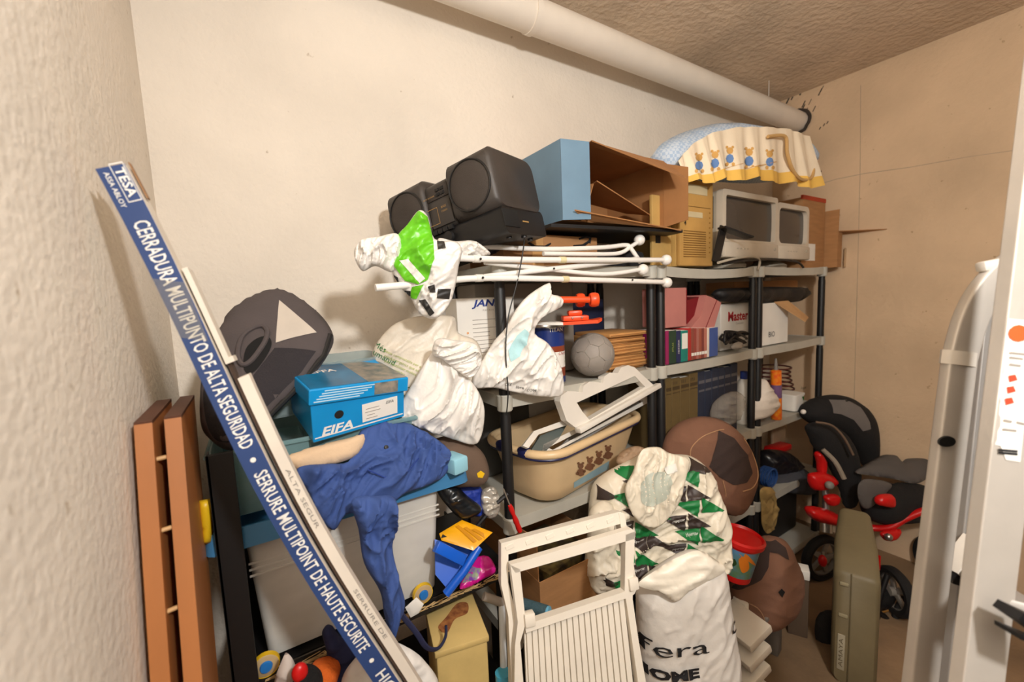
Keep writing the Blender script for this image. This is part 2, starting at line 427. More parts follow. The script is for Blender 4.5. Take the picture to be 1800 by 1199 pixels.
face = B(Mx).long((0, .0005, -.001), (LEN, WB, .0)).out('blue_front_panel', BLUEC, t, 0)
B(Mx).box((-.012, .004, -.04), (.004, WB-.002, -.034)).box((-.008, -.004, -.03), (.05, -.002, -.018)).out('torn_flap', TORN, t, 0)
ax = AX(top, a_, -sd)
if ax.n.dot(nb) < 0: ax.n = -ax.n
dn = lambda px, py: ((at(px, py, Y=1)-CAM), 0)
def along(px, py):
    # distance down the carton of the point that this line of sight meets
    d = ray(px, py); k = (top-CAM).dot(nb)/d.dot(nb); return (CAM+d*k-top).dot(a_)
def run(s, p0, p1, size=.021, mat=WINK, cross=-WB*.5):
    s0, s1 = along(*p0), along(*p1)
    text('lettering', s, ax, ((s0+s1)/2, cross), size, mat, face, width=abs(s1-s0), off=.0012, bold=.012)
run('CERRADURA MULTIPUNTO DE ALTA SEGURIDAD', (232, 392), (437, 786))
run('SERRURE MULTIPOINT DE HAUTE SECURITE', (462, 826), (655, 1132))
s0 = along(676, 1172); text('lettering', 'HIGH SECURITY MULTIPOINT LOCK', ax, (s0, -WB*.5), .021, WINK, face, align='LEFT', off=.0012, bold=.012)
for q in ((450, 806), (667, 1150)):
    s_ = along(*q); b = B(); b.lathe([(.0045, 0), (0, .0002)], 14, Matrix.Translation(ax.p((s_, -WB*.5), .001)) @ nb.to_track_quat('Z', 'Y').to_matrix().to_4x4()); b.out('bullet_dot', WINK, face, 0)
text('lettering', 'TESA', ax, (along(212, 325)-.002, -.0105), .012, WINK, face, off=.0012, bold=.02, width=.045)
text('lettering', 'ASSA ABLOY', ax, (along(200, 335), -.0275), .0065, WINK, face, off=.0012, bold=.01, width=.055)
c0 = along(212, 325)-.002
b = B()
for (u0, u1, v0, v1) in ((-.03, .03, -.0015, -.0025), (-.03, .03, -.0185, -.0195), (-.03, -.0285, -.0015, -.0195), (.0285, .03, -.0015, -.0195)):
    P = [ax.p((c0+u, v), .0012) for u, v in ((u0, v0), (u1, v0), (u1, v1), (u0, v1))]; b.add(P, [(0, 1, 2, 3)])
b.out('logo_frame', WINK, face, 0)
# clear tape over the MULTIPUNTO word
s_ = along(312, 560); B().add([ax.p((s_-.05, 0), .0016), ax.p((s_+.05, -.004), .0016), ax.p((s_+.03, -WB), .0016), ax.p((s_-.07, -WB), .0016)], [(0, 1, 2, 3)]).out('tape_strip', clear('tape_clear', (220, 215, 205), .14), t, 0)
# second carton, plain white, lying against its side
o2 = top + a_*.17 - sd*.003 - nb*.006
t2 = thing('white_carton', 'long plain white carton with faint print beside the blue one', 'carton', bot-sd*.03)
M2 = Matrix((a_, -sd, nb)).transposed().to_4x4(); M2.translation = o2
B(M2).long((0, 0, -.045), (.17, .008, -.004), 6).box((.16, .002, -.045), (.17, .014, -.006)).out('open_end', CARTW, t2, 0)
B(M2).long((.17, .001, -.045), (LEN-.2, .006, -.014)).out('dark_gap', M('gap_brown', (70, 52, 40), .9), t2, 0)
b2 = B(M2).long((.20, .006, -.05), (LEN-.2, .024, -.012)).out('carton_body', CARTW, t2, 0)
ax2 = AX(o2 + nb*(-.012), a_, -sd); ax2.n = nb
rr = random.Random(5)
for k in range(5):
    text('faint_print', random.Random(k).choice(['CERRADURA', 'SERRURE DE', 'CERRADURA MULT', 'ALTA SEGUR']), ax2, (.45+k*.28, .0155), .007, GINK, b2, off=.001, width=.13)
BEND = None
# ---- folded wooden boards by the wall
WOOD = M('orange_wood', (192, 122, 66), .5, .05, 30, .12, 5, stretch=(1, 1, .12)); WOODD = M('dark_wood', (92, 52, 30), .6, .05, 30, .12, 5)
DOW = M('pale_dowel', (214, 170, 116), .6)
t = thing('folded_bed_sides', 'two orange-brown wooden boards joined by dowels, leaning on the rough wall', 'boards', (-.15, .7, 0))
def board(x0, x1, dy):
    zt, zb = 1.488, 0.0; yt, yb_ = .965+dy, .54+dy; Wd = .22; V = []
    for x in (x0, x1):
        V += [(x, yb_, zb), (x, yb_+Wd, zb), (x, yt+Wd, zt), (x, yt, zt)]
    return V, [(0, 1, 2, 3), (4, 7, 6, 5), (0, 4, 5, 1), (1, 5, 6, 2), (2, 6, 7, 3), (3, 7, 4, 0)]
for x0, dy in ((-.190, 0), (-.150, .012)):
    V, Fc = board(x0, x0+.025, dy); put('board', V, Fc, WOOD, t, 0)
    B().box((x0-.0003, .966+dy, 1.486), (x0+.0253, 1.185+dy, 1.492)).out('end_cap', WOODD, t, 0)
for z in (1.42, 1.30, 1.17, 1.05, .98, .80, .62):
    y = .54+.425*z/1.488+.02
    B().cyl((-.166, y, z), (-.149, y+.004, z), .004, seg=8).out('dowel', DOW, t)
# ---- black rack holding the storage boxes
RKB = M('rack_black', (20, 19, 20), .45, .02, 40, .1)
RX0, RX1, RY0, RY1, RZ = -.10, .60, 1.085, 1.50, .835
t = thing('black_rack', 'low black metal rack under the clear storage boxes', 'rack', (.25, 1.3, 0))
for x, y, zt in ((RX0, RY0-.034, 1.385), (RX1, RY0, RZ), (RX0, RY1, 1.38), (RX1, RY1, RZ)):
    B().box((x-.004, y-.005, 0), (x+.044 if x < 0 else x+.03, y+.005, zt), .001).box((x-.004, y-.005, 0), (x+.001, y+.03, zt)).out('upright', RKB, t, 0)
for z in (RZ, .40, .06):
    s_ = B().box((RX0+.002, RY0+.006, z-.004), (RX1+.028, RY1, z)).out('shelf_board', RKB, t, 0)
    B().box((RX0, RY0-.008, z-.032), (RX1+.03, RY0-.006, z+.002)).out('front_rail', RKB, s_, 0)
# straw trim along the rack edge
STRAW = M('straw', (206, 172, 118), .85, .2, 80, .2)
b = B(); rr = random.Random(2)
for k in range(150):
    x = rr.uniform(RX0+.05, RX1); z = RZ-.012+rr.uniform(-.006, .006); l = rr.uniform(.02, .05); dz = rr.uniform(-.008, .008)
    b.tube([(x, RY0-.010-rr.uniform(0, .004), z), (x+l, RY0-.010-rr.uniform(0, .004), z+dz)], .0011, 4)
tag(b.out('straw_trim', STRAW), 'frayed straw trim along the black rack edge', 'trim', kind='stuff')
# ---- storage boxes
CLW = clear('clear_white_box', (240, 238, 232), .6, .3); CLT = clear('clear_teal_box', (150, 186, 190), .42, .2)
BLID = M('blue_lid', (66, 128, 176), .35, 0, 10, .06)
def tub(b, x0, x1, y0, y1, z0, z1, taper=.02, th=.004, r=.02):
    def ring(i, z, inn):
        xa, xb, ya, yb2 = x0+i+inn, x1-i-inn, y0+i+inn, y1-i-inn; o = []
        for cx, cy, s0 in ((xb-r, yb2-r, 0), (xa+r, yb2-r, 1), (xa+r, ya+r, 2), (xb-r, ya+r, 3)):
            for k in range(5):
                a = (s0+k/4)*math.pi/2; o.append((cx+r*math.cos(a), cy+r*math.sin(a), z))
        return o
    R_ = [ring(taper, z0, 0), ring(0, z1, 0), ring(0, z1, th), ring(taper, z0+th, th)]
    n = 20; V = sum(R_, []); Fc = []
    for q in range(3):
        for k in range(n): Fc.append([q*n+k, q*n+(k+1) % n, (q+1)*n+(k+1) % n, (q+1)*n+k])
    Fc += [list(range(n))[::-1], [3*n+k for k in range(n)]]
    return b.add(V, Fc)
t = thing('wheeled_storage_box', 'large clear storage box on yellow wheels with a blue lid', 'storage box', (.2, 1.28, RZ))
bx1 = .415
tub(B(), -.055, bx1, 1.09, 1.47, RZ+.012, 1.155, .02).out('box_body', CLW, t)
for z in (1.10, 1.085, 1.07): B().box((-.053, 1.092, z), (bx1-.004, 1.0955, z+.004)).out('moulded_rib', CLW, t, 0)
lid = tub(B(), -.125, .50, 1.065, 1.49, 1.158, 1.205, -.004, .006, .03); lid.out('lid', BLID, t)
YELW = M('yellow_plastic', (236, 190, 30), .4); BLUEH = M('blue_hub', (34, 120, 200), .4); TANW = M('tan_wheel', (196, 168, 124), .5)
for x, z in ((at(465, 1150, Y=1.06).x, .858), (at(746, 1035, Y=1.06).x, .868)):
    wmx = Matrix.Translation((x, 1.078, z)) @ Matrix.Rotation(math.pi/2, 4, 'X')
    wh = B().lathe([(0, -.008), (.026, -.008), (.026, .006), (.023, .008), (0, .008)], 24, wmx).out('wheel', TANW, t)
    B().lathe([(.023, .006), (.028, .006), (.029, -.004), (.025, -.006)], 24, wmx).out('yellow_tyre', YELW, wh)
    B().lathe([(0, .014), (.012, .013), (.014, .007)], 16, wmx).out('blue_hub_cap', BLUEH, wh)
# things inside, faintly seen
tag(B().box((.0, 1.14, RZ+.02), (.36, 1.42, RZ+.2), .02).out('folded_linen', M('linen_pale', (226, 220, 210), .9, .2, 40)), 'pale folded linen lying inside the large clear box', 'linen')
t = thing('teal_storage_box', 'teal-tinted clear storage box stacked on the blue lid', 'storage box', (.1, 1.27, 1.21))
tub(B(), -.105, .36, 1.095, 1.46, 1.212, 1.37, .02).out('box_body', CLT, t)
B().tube([(-.108, 1.092, 1.368), (.362, 1.092, 1.368), (.362, 1.463, 1.368), (-.108, 1.463, 1.368)], .006, 8, closed=True).out('rim', CLT, t)
B().box((-.07, 1.15, 1.24), (.1, 1.4, 1.33), .01).out('inner_divider', CLT, t)
t = thing('glass_tray', 'small clear tray lying tilted on top of the teal box', 'tray', (.12, 1.3, 1.40))
tub(B(frame((.14, 1.32, 1.40), .1)), -.2, .2, -.1, .12, 0, .13, .01).out('tray_body', clear('tray_clear', (190, 205, 205), .3), t)
pl = PL(at(362, 920, Y=1.075), 0)
tag(puff('yellow_dustpan', pl, [(350, 880), (372, 876), (376, 955), (356, 958), (352, 930)], .012, YELW, sharp=True, cells=10), 'yellow plastic dustpan edge poking out by the wooden boards', 'dustpan')
# ---- child car seat back against the corner
SEATG = M('seat_grey_fabric', (84, 76, 76), .9, .15, 180, .08); SEATD = M('seat_mesh_dark', (46, 42, 46), .9, .4, 300, .1); SEATL = M('seat_light_patch', (206, 196, 184), .9, .1, 100)
pl = PL(at(460, 650, Y=1.20), -.2, .62)
t = thing('booster_backrest', 'grey child booster seat back with pale triangle, resting on the boxes', 'child seat', pl.o-Vector((0, 0, .2)))
h = puff('padded_shell', pl, [(352, 740), (356, 650), (378, 590), (420, 538), (475, 514), (510, 516), (560, 550), (586, 590), (576, 625), (540, 672), (490, 722), (440, 776), (405, 792), (372, 775)], .05, SEATG, t, fold=.0015, fs=10, dome=.35)
decal('pale_triangle', h, pl, [(491, 528), (485, 603), (557, 585)], SEATL)
decal('mesh_panel', h, pl, [(483, 612), (556, 618), (530, 655), (470, 715), (432, 705), (446, 660)], SEATD, h=.014)
decal('lower_pad', h, pl, [(360, 680), (400, 660), (438, 700), (420, 765), (390, 778), (366, 752)], M('seat_black', (30, 27, 30), .85, .2, 150), off=.0025, smoothed=True)
hole = [(470, 592), (478, 603), (472, 622), (452, 650), (436, 658), (428, 640), (434, 612), (452, 596)]
decal('belt_slot', h, pl, hole, M('slot_black', (14, 13, 14), .9), off=.003, smoothed=True)
q = [onto(h, pl, p_, .003) for p_ in spline(pl.uvs(hole), 40)]; B().tube([x for x in q if x], .006, 8, closed=True).out('slot_rim', SEATG, t)
q = [onto(h, pl, pl.uv(*p_), .004) for p_ in ((582, 596), (570, 630), (530, 680), (480, 730), (440, 772))]; B().tube([x for x in q if x], .007, 8).out('edge_piping', BLACK, t)
B().box(tuple(at(548, 545, Y=1.29)), tuple(at(556, 556, Y=1.30)), 0).out('side_clip', BLACK, t, 0)
# ---- blue shoe box
SHB = M('shoebox_blue', (14, 146, 214), .35, 0, 10, .05); SHT = M('shoebox_lid_teal', (20, 118, 168), .25, 0, 10, .25); PHO = M('photo_print', (150, 140, 128), .3, 0, 10, .5, 40, c2=(70, 92, 96))
c = at(551, 779, Y=1.06); yaw = .16
t = thing('shoe_box', 'bright blue shoe box with lifted lid on the blue work shirt', 'shoe box', c)
Mx = frame(c, yaw, .26, -.06)
wdt, hgt, dep = .232, .102, .19
bb = B(Mx).box((0, 0, 0), (wdt, dep, hgt), .002).out('box_base', SHB, t, 0)
LM = Mx @ Matrix.Translation((-.006, -.008, hgt-.012)) @ Matrix.Rotation(.10, 4, 'Y') @ Matrix.Rotation(-.10, 4, 'X')
lid = B(LM).box((0, 0, .012), (wdt+.014, dep+.016, .05), .003).out('lid', SHB, t, 0)
B(LM).box((.004, .004, .0495), (wdt*.6, dep+.01, .0508)).out('lid_print', SHT, lid, 0)
B(LM).box((wdt*.6, .004, .0495), (wdt+.01, dep+.01, .0508)).out('lid_photo', PHO, lid, 0)
B(LM).box((wdt*.66, -.0008, .016), (wdt*.93, .0, .046)).out('front_photo', PHO, lid, 0)
STR = M('pale_stripe', (196, 226, 240), .3)
for k in range(5): B(LM).box((.01+.006*k, -.0008, .018+.006*k), (wdt*.5+.01*k, .0, .0205+.006*k)).out('pale_stripe', STR, lid, 0)
plb = PL(Mx @ Vector((0, 0, 0)), yaw); plb.u = (Mx.to_3x3() @ Vector((1, 0, 0))); plb.v = (Mx.to_3x3() @ Vector((0, 0, 1))); plb.n = plb.u.cross(plb.v)
pll = AX(LM @ Vector((0, 0, 0)), LM.to_3x3() @ Vector((1, 0, 0)), LM.to_3x3() @ Vector((0, 1, 0)))
text('lettering', 'EFFA', pll, (.07, .13), .022, WINK, lid, ang=.0, off=.0515, bold=.02)
text('lettering', 'EIFA', plb, (.055, .022), .022, WINK, bb, bold=.03, shear=.25, width=.075)
B(Mx).box((.004, -.0012, .009), (.10, -.0002, .0115)).box((.10, -.0012, .009), (.228, -.0002, .012)).out('white_rule', WINK, bb, 0)
B().lathe([(.011, 0), (0, .0003)], 20, Mx @ Matrix.Translation((.062, -.0008, .058)) @ Matrix.Rotation(math.pi/2, 4, 'X')).out('finger_hole', M('hole_dark', (20, 16, 16), .9), bb, 0)
lb = B(Mx).box((.118, -.0012, .018), (.212, -.0004, .068)).out('size_label', PAPER, bb, 0)
text('label_print', 'EIFA', plb, (.19, .057), .008, INK, lb, off=.002, shear=.3)
for k, (x, wv) in enumerate(((.145, .035), (.145, .04), (.14, .02), (.142, .03))): B(Mx).box((x-wv/2, -.0016, .052-.009*k), (x+wv/2, -.0012, .0535-.009*k)).out('label_line', GINK, lb, 0)
# beige cloth under it, blue work shirt over the boxes
BEIGE = M('beige_cloth', (222, 192, 158), .9, .15, 150, .06)
pl = PL(at(560, 800, Y=1.075), 0, .7)
tag(puff('beige_cloth', pl, [(500, 806), (545, 788), (600, 774), (640, 764), (640, 786), (612, 808), (540, 826), (508, 822)], .022, BEIGE, fold=.003, fs=16, cells=30), 'beige cloth spread under the blue shoe box', 'cloth')
SHIRT = M('shirt_blue', (58, 84, 146), .85, .12, 260, .07)
pl = PL(at(650, 860, Y=1.03), .12, .42)
t = thing('work_shirt', 'crumpled blue work shirt draped over the storage boxes', 'shirt', pl.o-Vector((0, 0, .1)))
h = puff('shirt_body', pl, [(522, 824), (570, 815), (612, 812), (622, 782), (642, 750), (690, 738), (742, 756), (790, 792), (786, 830), (760, 850), (712, 868), (690, 884), (640, 900), (608, 905), (588, 932), (566, 915), (545, 870)], .035, SHIRT, t, fold=.026, fs=15, fdir=.9, fstr=3.5, cells=100, dome=.6)
q = [onto(h, pl, pl.uv(*p_), .002) for p_ in ((640, 828), (668, 842), (706, 832), (730, 808))]; B().tube([x for x in q if x], .0018, 6).out('pocket_seam', M('shirt_seam', (38, 64, 140), .9), t)
q = onto(h, pl, pl.uv(672, 790), .003)
if q: B().lathe([(0, .002), (.005, .0015), (.006, -.001)], 12, Matrix.Translation(q) @ pl.n.to_track_quat('Z', 'Y').to_matrix().to_4x4()).out('button', BLACK, t)
pl2 = PL(at(670, 980, Y=.96), .05, -.02)
puff('sleeve', pl2, [(618, 880), (660, 872), (694, 876), (698, 920), (690, 962), (702, 1020), (712, 1062), (700, 1096), (688, 1122), (676, 1084), (668, 1040), (640, 990), (630, 930)], .028, SHIRT, t, fold=.022, fs=16, fdir=1.35, cells=90)
# ---- white plastic bags
CLB = clear('milky_bag', (224, 216, 202), .8, .35)
pl = PL(at(740, 650, Y=1.22), -.3)
t = thing('printed_carrier_bag', 'milky carrier bag with green Catalan print against the wall', 'bag', pl.o-Vector((0, 0, .15)))
h = puff('bag_body', pl, [(664, 700), (655, 640), (658, 610), (690, 572), (735, 556), (796, 556), (806, 585), (838, 600), (848, 640), (830, 700), (760, 745), (700, 735)], .05, M('milky_bag_plastic', (224, 214, 198), .4, .15, 60, .05), t, fold=.009, fs=14, fdir=.8, cells=70)
GRN = M('green_print', (44, 124, 66), .6); YGR = M('lime_print', (176, 190, 96), .6)
for s, p_, sz in (('Més', (668, 610), .017), ('humanid', (672, 627), .017)): text('lettering', s, pl, pl.uv(*p_), sz, GRN, h, host=h, ang=-.55, off=.0035, sub=.004)
for s, p_ in (('Faré servir', (686, 668), ), ('aquesta bossa', (690, 686)), ('cóppies.', (682, 702))) if False else (('Faré servir', (686, 668)), ('aquesta bossa', (688, 686)), ('reciclada.', (682, 704))):
    text('lettering', s, pl, pl.uv(*p_), .019, GRN, h, host=h, ang=-.5, off=.0035, sub=.004)
for k in range(4): text('small_print', ['bossa compostable per a', 'residus organics que es', 'pot reutilitzar moltes', 'vegades'][k], pl, pl.uv(708-k*2, 630+k*8), .008, YGR, h, host=h, ang=-.5, off=.0035, sub=.004)
pl = PL(at(780, 700, Y=1.10), -.35)
t = thing('knotted_white_bag', 'knotted white plastic bag hanging in front of the printed bag', 'bag', pl.o-Vector((0, 0, .15)))
puff('bag_body', pl, [(768, 612), (785, 632), (812, 652), (842, 690), (852, 730), (838, 780), (790, 770), (735, 752), (692, 734), (700, 716), (724, 676), (748, 636)], .038, BAGW, t, fold=.018, fs=16, fdir=1.35, fstr=4, cells=90)
puff('knot', PL(at(780, 610, Y=1.07), -.3), [(760, 622), (768, 596), (800, 598), (838, 606), (846, 640), (826, 664), (796, 646), (775, 630)], .022, BAGW, t, fold=.014, fs=26, fdir=.3, cells=60)
# ---- brown cushion with badge, things at the end of the boxes
TAUPE = M('taupe_velour', (104, 84, 70), .95, .1, 150, .08)
pl = PL(at(815, 815, Y=1.12), -.3, .1)
t = thing('taupe_cushion', 'rounded taupe cushion with a small badge beside the shirt', 'cushion', pl.o)
h = puff('cushion_body', pl, [(750, 790), (775, 768), (815, 772), (848, 795), (860, 830), (848, 852), (815, 856), (770, 850)], .05, TAUPE, t, cells=24)
decal('badge', h, pl, [(838, 832), (845, 827), (852, 832), (848, 840), (840, 839)], YELW, h=.004)
tag(B(frame(at(800, 838, Y=1.02), .25)).box((0, 0, 0), (.05, .16, .045), .006).out('lit_lid_corner', M('lit_lid_blue', (150, 206, 226), .3)), 'corner of the blue lid, painted paler as lit, sticking out beyond the shirt', 'tray')  # corner of the blue lid, the light on it painted as a paler blue
BLK2 = M('black_bag_gloss', (18, 22, 26), .3, .1, 40); RBL = M('royal_blue', (30, 58, 160), .6, .1, 100)
tag(puff('black_pouch', PL(at(798, 878, Y=1.10), -.3, .3), [(766, 858), (790, 845), (822, 872), (846, 892), (838, 906), (812, 912), (788, 892)], .03, BLK2, fold=.006, fs=20, cells=24), 'glossy black pouch lying beside the clear box', 'pouch')
tag(puff('blue_cloth_bag', PL(at(838, 872, Y=1.14), -.3, .2), [(800, 850), (838, 852), (850, 870), (846, 905), (820, 900)], .03, RBL, fold=.01, fs=20, cells=20), 'royal blue cloth bag behind the black pouch', 'bag')
tag(puff('silver_wrapper', PL(at(862, 888, Y=1.10), -.3, .1), [(846, 866), (868, 856), (880, 885), (870, 910), (850, 905)], .014, M('silver_foil', (190, 184, 174), .3, .3, 60, .1, metal=.3), fold=.012, fs=40, cells=20), 'crumpled silver wrapper next to the shelf post', 'wrapper')
YPK = M('yellow_packet', (240, 172, 20), .3, .05, 40, .08)
pl = PL(at(812, 936, Y=1.05), -.2, 1.0)
t = thing('yellow_packet', 'flat yellow blister packet lying on the blue scoop', 'packet', pl.o)
h = puff('packet_body', pl, [(772, 938), (812, 914), (866, 936), (832, 968), (776, 950)], .006, YPK, t, sharp=True, cells=22)
decal('black_print', h, pl, [(768, 934), (778, 940), (808, 960), (800, 965), (770, 948)], INK, off=.003)
for k in range(3): decal('blister_rib', h, pl, [(800+k*14, 926+k*3), (806+k*14, 924+k*3), (838+k*10, 952-k*4), (832+k*10, 955-k*4)], M('amber_rib', (206, 138, 10), .3), off=.003)
BPL = M('blue_scoop_plastic', (18, 92, 206), .35, 0, 10, .05)
t = thing('blue_scoop', 'bright blue plastic scoop below the yellow packet', 'scoop', at(800, 1000, Y=1.03))
pl = PL(at(800, 1000, Y=1.04), -.2, .5)
B().prism(pl, pl.uvs([(764, 948), (800, 958), (838, 962), (822, 1000), (790, 1040), (765, 1010)]), -.004, .004).out('pan', BPL, t, 20)
B().tube([at(842, 962, Y=1.02), at(815, 1005, Y=1.005), at(784, 1044, Y=1.01)], .012, 12).out('raised_edge', BPL, t)
B().bar(at(766, 960, Y=1.02), at(815, 985, Y=1.01), .03, .02, (0, -1, .4), .003).out('handle', BPL, t)
pl = PL(at(838, 1000, Y=1.06), -.2, .9)
t = thing('magenta_packet', 'magenta and purple foil packet on the black rack', 'packet', pl.o)
h = puff('packet_body', pl, [(808, 1030), (830, 985), (858, 978), (872, 1004), (850, 1018), (820, 1034)], .012, M('magenta_foil', (206, 20, 140), .3, .1, 40), t, fold=.005, fs=30, cells=24)
decal('purple_print', h, pl, [(812, 1026), (828, 996), (846, 1000), (838, 1020)], M('purple_print', (120, 56, 160), .4, 0, 10, .4, 60, c2=(150, 190, 70)), off=.002)
# lower items on the rack
tag(puff('navy_cloth', PL(at(590, 1150, Y=1.0), -.2), [(566, 1112), (582, 1100), (600, 1120), (632, 1140), (620, 1175), (590, 1199), (560, 1230), (575, 1160)], .03, M('navy_cloth', (34, 38, 74), .9, .1, 120), fold=.012, fs=16, cells=30), 'dark navy cloth hanging behind the cartons', 'cloth')
t = thing('orange_plush', 'orange and black plush toy lying at the bottom edge', 'plush toy', at(560, 1190, Y=.98))
puff('orange_body', PL(at(570, 1185, Y=.98), -.3), [(545, 1175), (575, 1160), (598, 1170), (590, 1199), (560, 1215)], .04, M('orange_plush', (226, 104, 28), .95, .5, 200), t, cells=20)
puff('black_head', PL(at(540, 1195, Y=.95), -.3), [(515, 1195), (530, 1175), (555, 1178), (568, 1199), (550, 1235), (520, 1230)], .04, M('black_plush', (20, 17, 16), .95, .8, 160), t, fold=.008, fs=60, cells=24)
B().ball(at(527, 1182, Y=.94), .016, (1, .8, 1.3)).out('red_nose', RED, t)
tag(puff('white_rag', PL(at(500, 1180, Y=1.0), -.2), [(482, 1199), (496, 1160), (505, 1148), (520, 1175), (515, 1240), (480, 1240)], .01, M('rag_white', (214, 200, 190), .9), fold=.006, fs=20, cells=18), 'pale rag hanging over the black rack edge', 'rag')
tag(puff('white_sack', PL(at(650, 1150, Y=.93), -.3), [(600, 1199), (630, 1150), (660, 1120), (700, 1130), (745, 1160), (770, 1215), (700, 1290), (610, 1280)], .04, BAGW, fold=.014, fs=14, cells=34), 'white plastic sack under the long cartons', 'sack')
BCORD = M('navy_cord', (36, 40, 72), .6)
pts = [at(*p_, Y=y) for p_, y in (((700, 1045), 1.0), ((728, 1042), .99), ((755, 1050), .99), ((772, 1070), .98))]
pts2 = [at(*p_, Y=y) for p_, y in (((705, 1080), .97), ((730, 1110), .96), ((750, 1138), .96), ((770, 1140), .97), ((783, 1120), .98), ((784, 1100), .99))]
def smoothpath(P, k=6):
    out = []
    for i in range(len(P)-1):
        a, b2, c2, d = P[max(i-1, 0)], P[i], P[i+1], P[min(i+2, len(P)-1)]
        for j in range(k):
            t_ = j/k; out.append(.5*((2*b2)+(c2-a)*t_+(2*a-5*b2+4*c2-d)*t_*t_+(3*b2-a-3*c2+d)*t_**3))
    return out+[P[-1]]
tag(B().tube(smoothpath(pts2), .004, 8, asp=1.8).out('navy_strap', BCORD), 'navy strap looping over the yellow crate', 'strap')
tag(puff('paper_tag', PL(at(727, 1072, Y=.99), -.3), [(712, 1068), (732, 1050), (745, 1062), (736, 1078), (722, 1086)], .003, PAPER, sharp=True, cells=8), 'white paper tag near the yellow wheel', 'tag')
# yellow crate with a rust stain, mop handle
YCR = M('old_yellow_plastic', (214, 186, 120), .5, .05, 60, .1)
c = at(862, 1199, Y=.93); t = thing('yellow_crate', 'old yellowish plastic crate with a brown stain on top', 'crate', (c.x-.1, 1.1, .3))
P0 = at(857, 1120, Y=.95); P1 = at(765, 1130, Y=.98)
Mx = frame((P1.x, P1.y, 0), math.atan2(P0.y-P1.y, P0.x-P1.x)); Wd = math.hypot(P0.x-P1.x, P0.y-P1.y)
h = B(Mx).box((0, 0, .402), (Wd, .20, P0.z), .008).out('crate_body', YCR, t)
lidh = B(Mx).box((-.004, -.004, P0.z-.012), (Wd+.004, .204, P0.z+.006), .004).out('lid', YCR, t)
plc = AX(Mx @ Vector((0, 0, P0.z)), Mx.to_3x3() @ Vector((1, 0, 0)), Mx.to_3x3() @ Vector((0, 1, 0)))
st = M('rust_stain', (120, 66, 34), .8, 0, 10, .5, 60, c2=(170, 112, 60))
decal('stain', lidh, plc, None, st, off=.001, h=.008, uv=spline([(.04, .05), (.07, .09), (.11, .10), (.12, .14), (.09, .15), (.05, .11), (.02, .08)], 40))
MPT = M('mop_tube', (210, 214, 216), .3); TEAL = M('teal_foam', (58, 84, 92), .9, .4, 120)
t = thing('mop_pole', 'white tubular pole with teal foam grip in front of the shelf', 'pole', at(885, 1190, Y=.95))
B().tube([at(882, 1062, Y=1.0), at(886, 1200, Y=.93), at(888, 1420, Y=.9)], .010, 12).out('tube', MPT, t)
B().tube([at(850, 1048, Y=1.02), at(884, 1060, Y=1.0)], .012, 12).out('elbow', M('grey_elbow', (150, 140, 130), .6), t)
B().tube([at(884, 1182, Y=.925), at(886, 1215, Y=.92)], .022, 14).out('blue_collar', M('cyan_plastic', (70, 160, 190), .4), t)
t = thing('foam_handle', 'teal foam handle grip poking through the white chair frame', 'handle', at(940, 1070, Y=.9))
B().tube([at(918, 1062, Y=.93), at(962, 1076, Y=.86)], .0165, 16).out('grip', TEAL, t)
B().tube([at(961, 1076, Y=.862), at(966, 1077, Y=.855)], .0155, 16).out('blue_end', M('cyan_plastic2', (110, 176, 206), .4), t)
# red screwdriver and black clamp at the post
t = thing('red_screwdriver', 'red handled screwdriver hanging by the shelf post', 'screwdriver', at(905, 910, Y=1.08))
b = B(); q0, q1 = at(896, 888, Y=1.08), at(914, 934, Y=1.08); a = (q1-q0)
b.tube([q0+a*k/8 for k in range(9)], [.006, .0085, .008, .006, .0085, .0095, .008, .0095, .008], 12); b.out('handle', RED, t)
B().tube([q0, q0-a*.6], .0025, 8).out('shaft', STEEL, t)
tag(B().tube([at(838, 925, Y=1.1), at(872, 885, Y=1.09), at(892, 868, Y=1.09)], .007, 8).out('black_clamp_rod', BLACK), 'thin black rod leaning on the shelf post', 'rod')
# ================================================================== TOP SHELF
ZA, ZB_, ZC_, ZD, ZE = ZT
# ---- folded white tubular stand across the shelf front
t = thing('folded_airer', 'folded white tubular stand with ball feet lying along the top shelf', 'stand', (.9, 1.13, 1.75))
def P_(px, py, y): return at(px, py, Y=y)
for pts, r in (([(731, 449, 1.09), (838, 455, 1.10), (1000, 457, 1.105), (1165, 457, 1.11)], .0095),
               ([(660, 506, 1.085), (760, 497, 1.09), (842, 489, 1.095), (990, 491, 1.10), (1168, 496, 1.105)], .0095),
               ([(850, 487, 1.115), (960, 474, 1.12), (1060, 463, 1.125), (1122, 455, 1.13)], .009),
               ([(852, 461, 1.12), (960, 473, 1.125), (1060, 482, 1.115), (1125, 474, 1.11)], .008),
               ([(845, 433, 1.17), (960, 438, 1.17), (1060, 435, 1.165), (1098, 431, 1.16), (1108, 436, 1.15), (1126, 462, 1.135)], .0085),
               ([(955, 446, 1.16), (1060, 447, 1.16), (1092, 444, 1.155), (1108, 434, 1.15), (1124, 424, 1.15)], .008)):
    B().tube(smoothpath([P_(*q) for q in pts], 5), r, 12).out('tube', POLE, t)
for x, y, Y in ((1171, 457, 1.11), (1172, 497, 1.105), (1130, 474, 1.11), (1124, 422, 1.15)):
    c = P_(x, y, Y); f_ = B().ball(c, .0215, (1.05, 1, 1)).out('ball_foot', POLE, t)
    B().tube([c+Vector((.0, 0, .0215)), c-Vector((0, 0, .0215))], .0005, 6).out('foot_slit', GINK, f_)
JT = M('joint_ring', (226, 214, 170), .5)
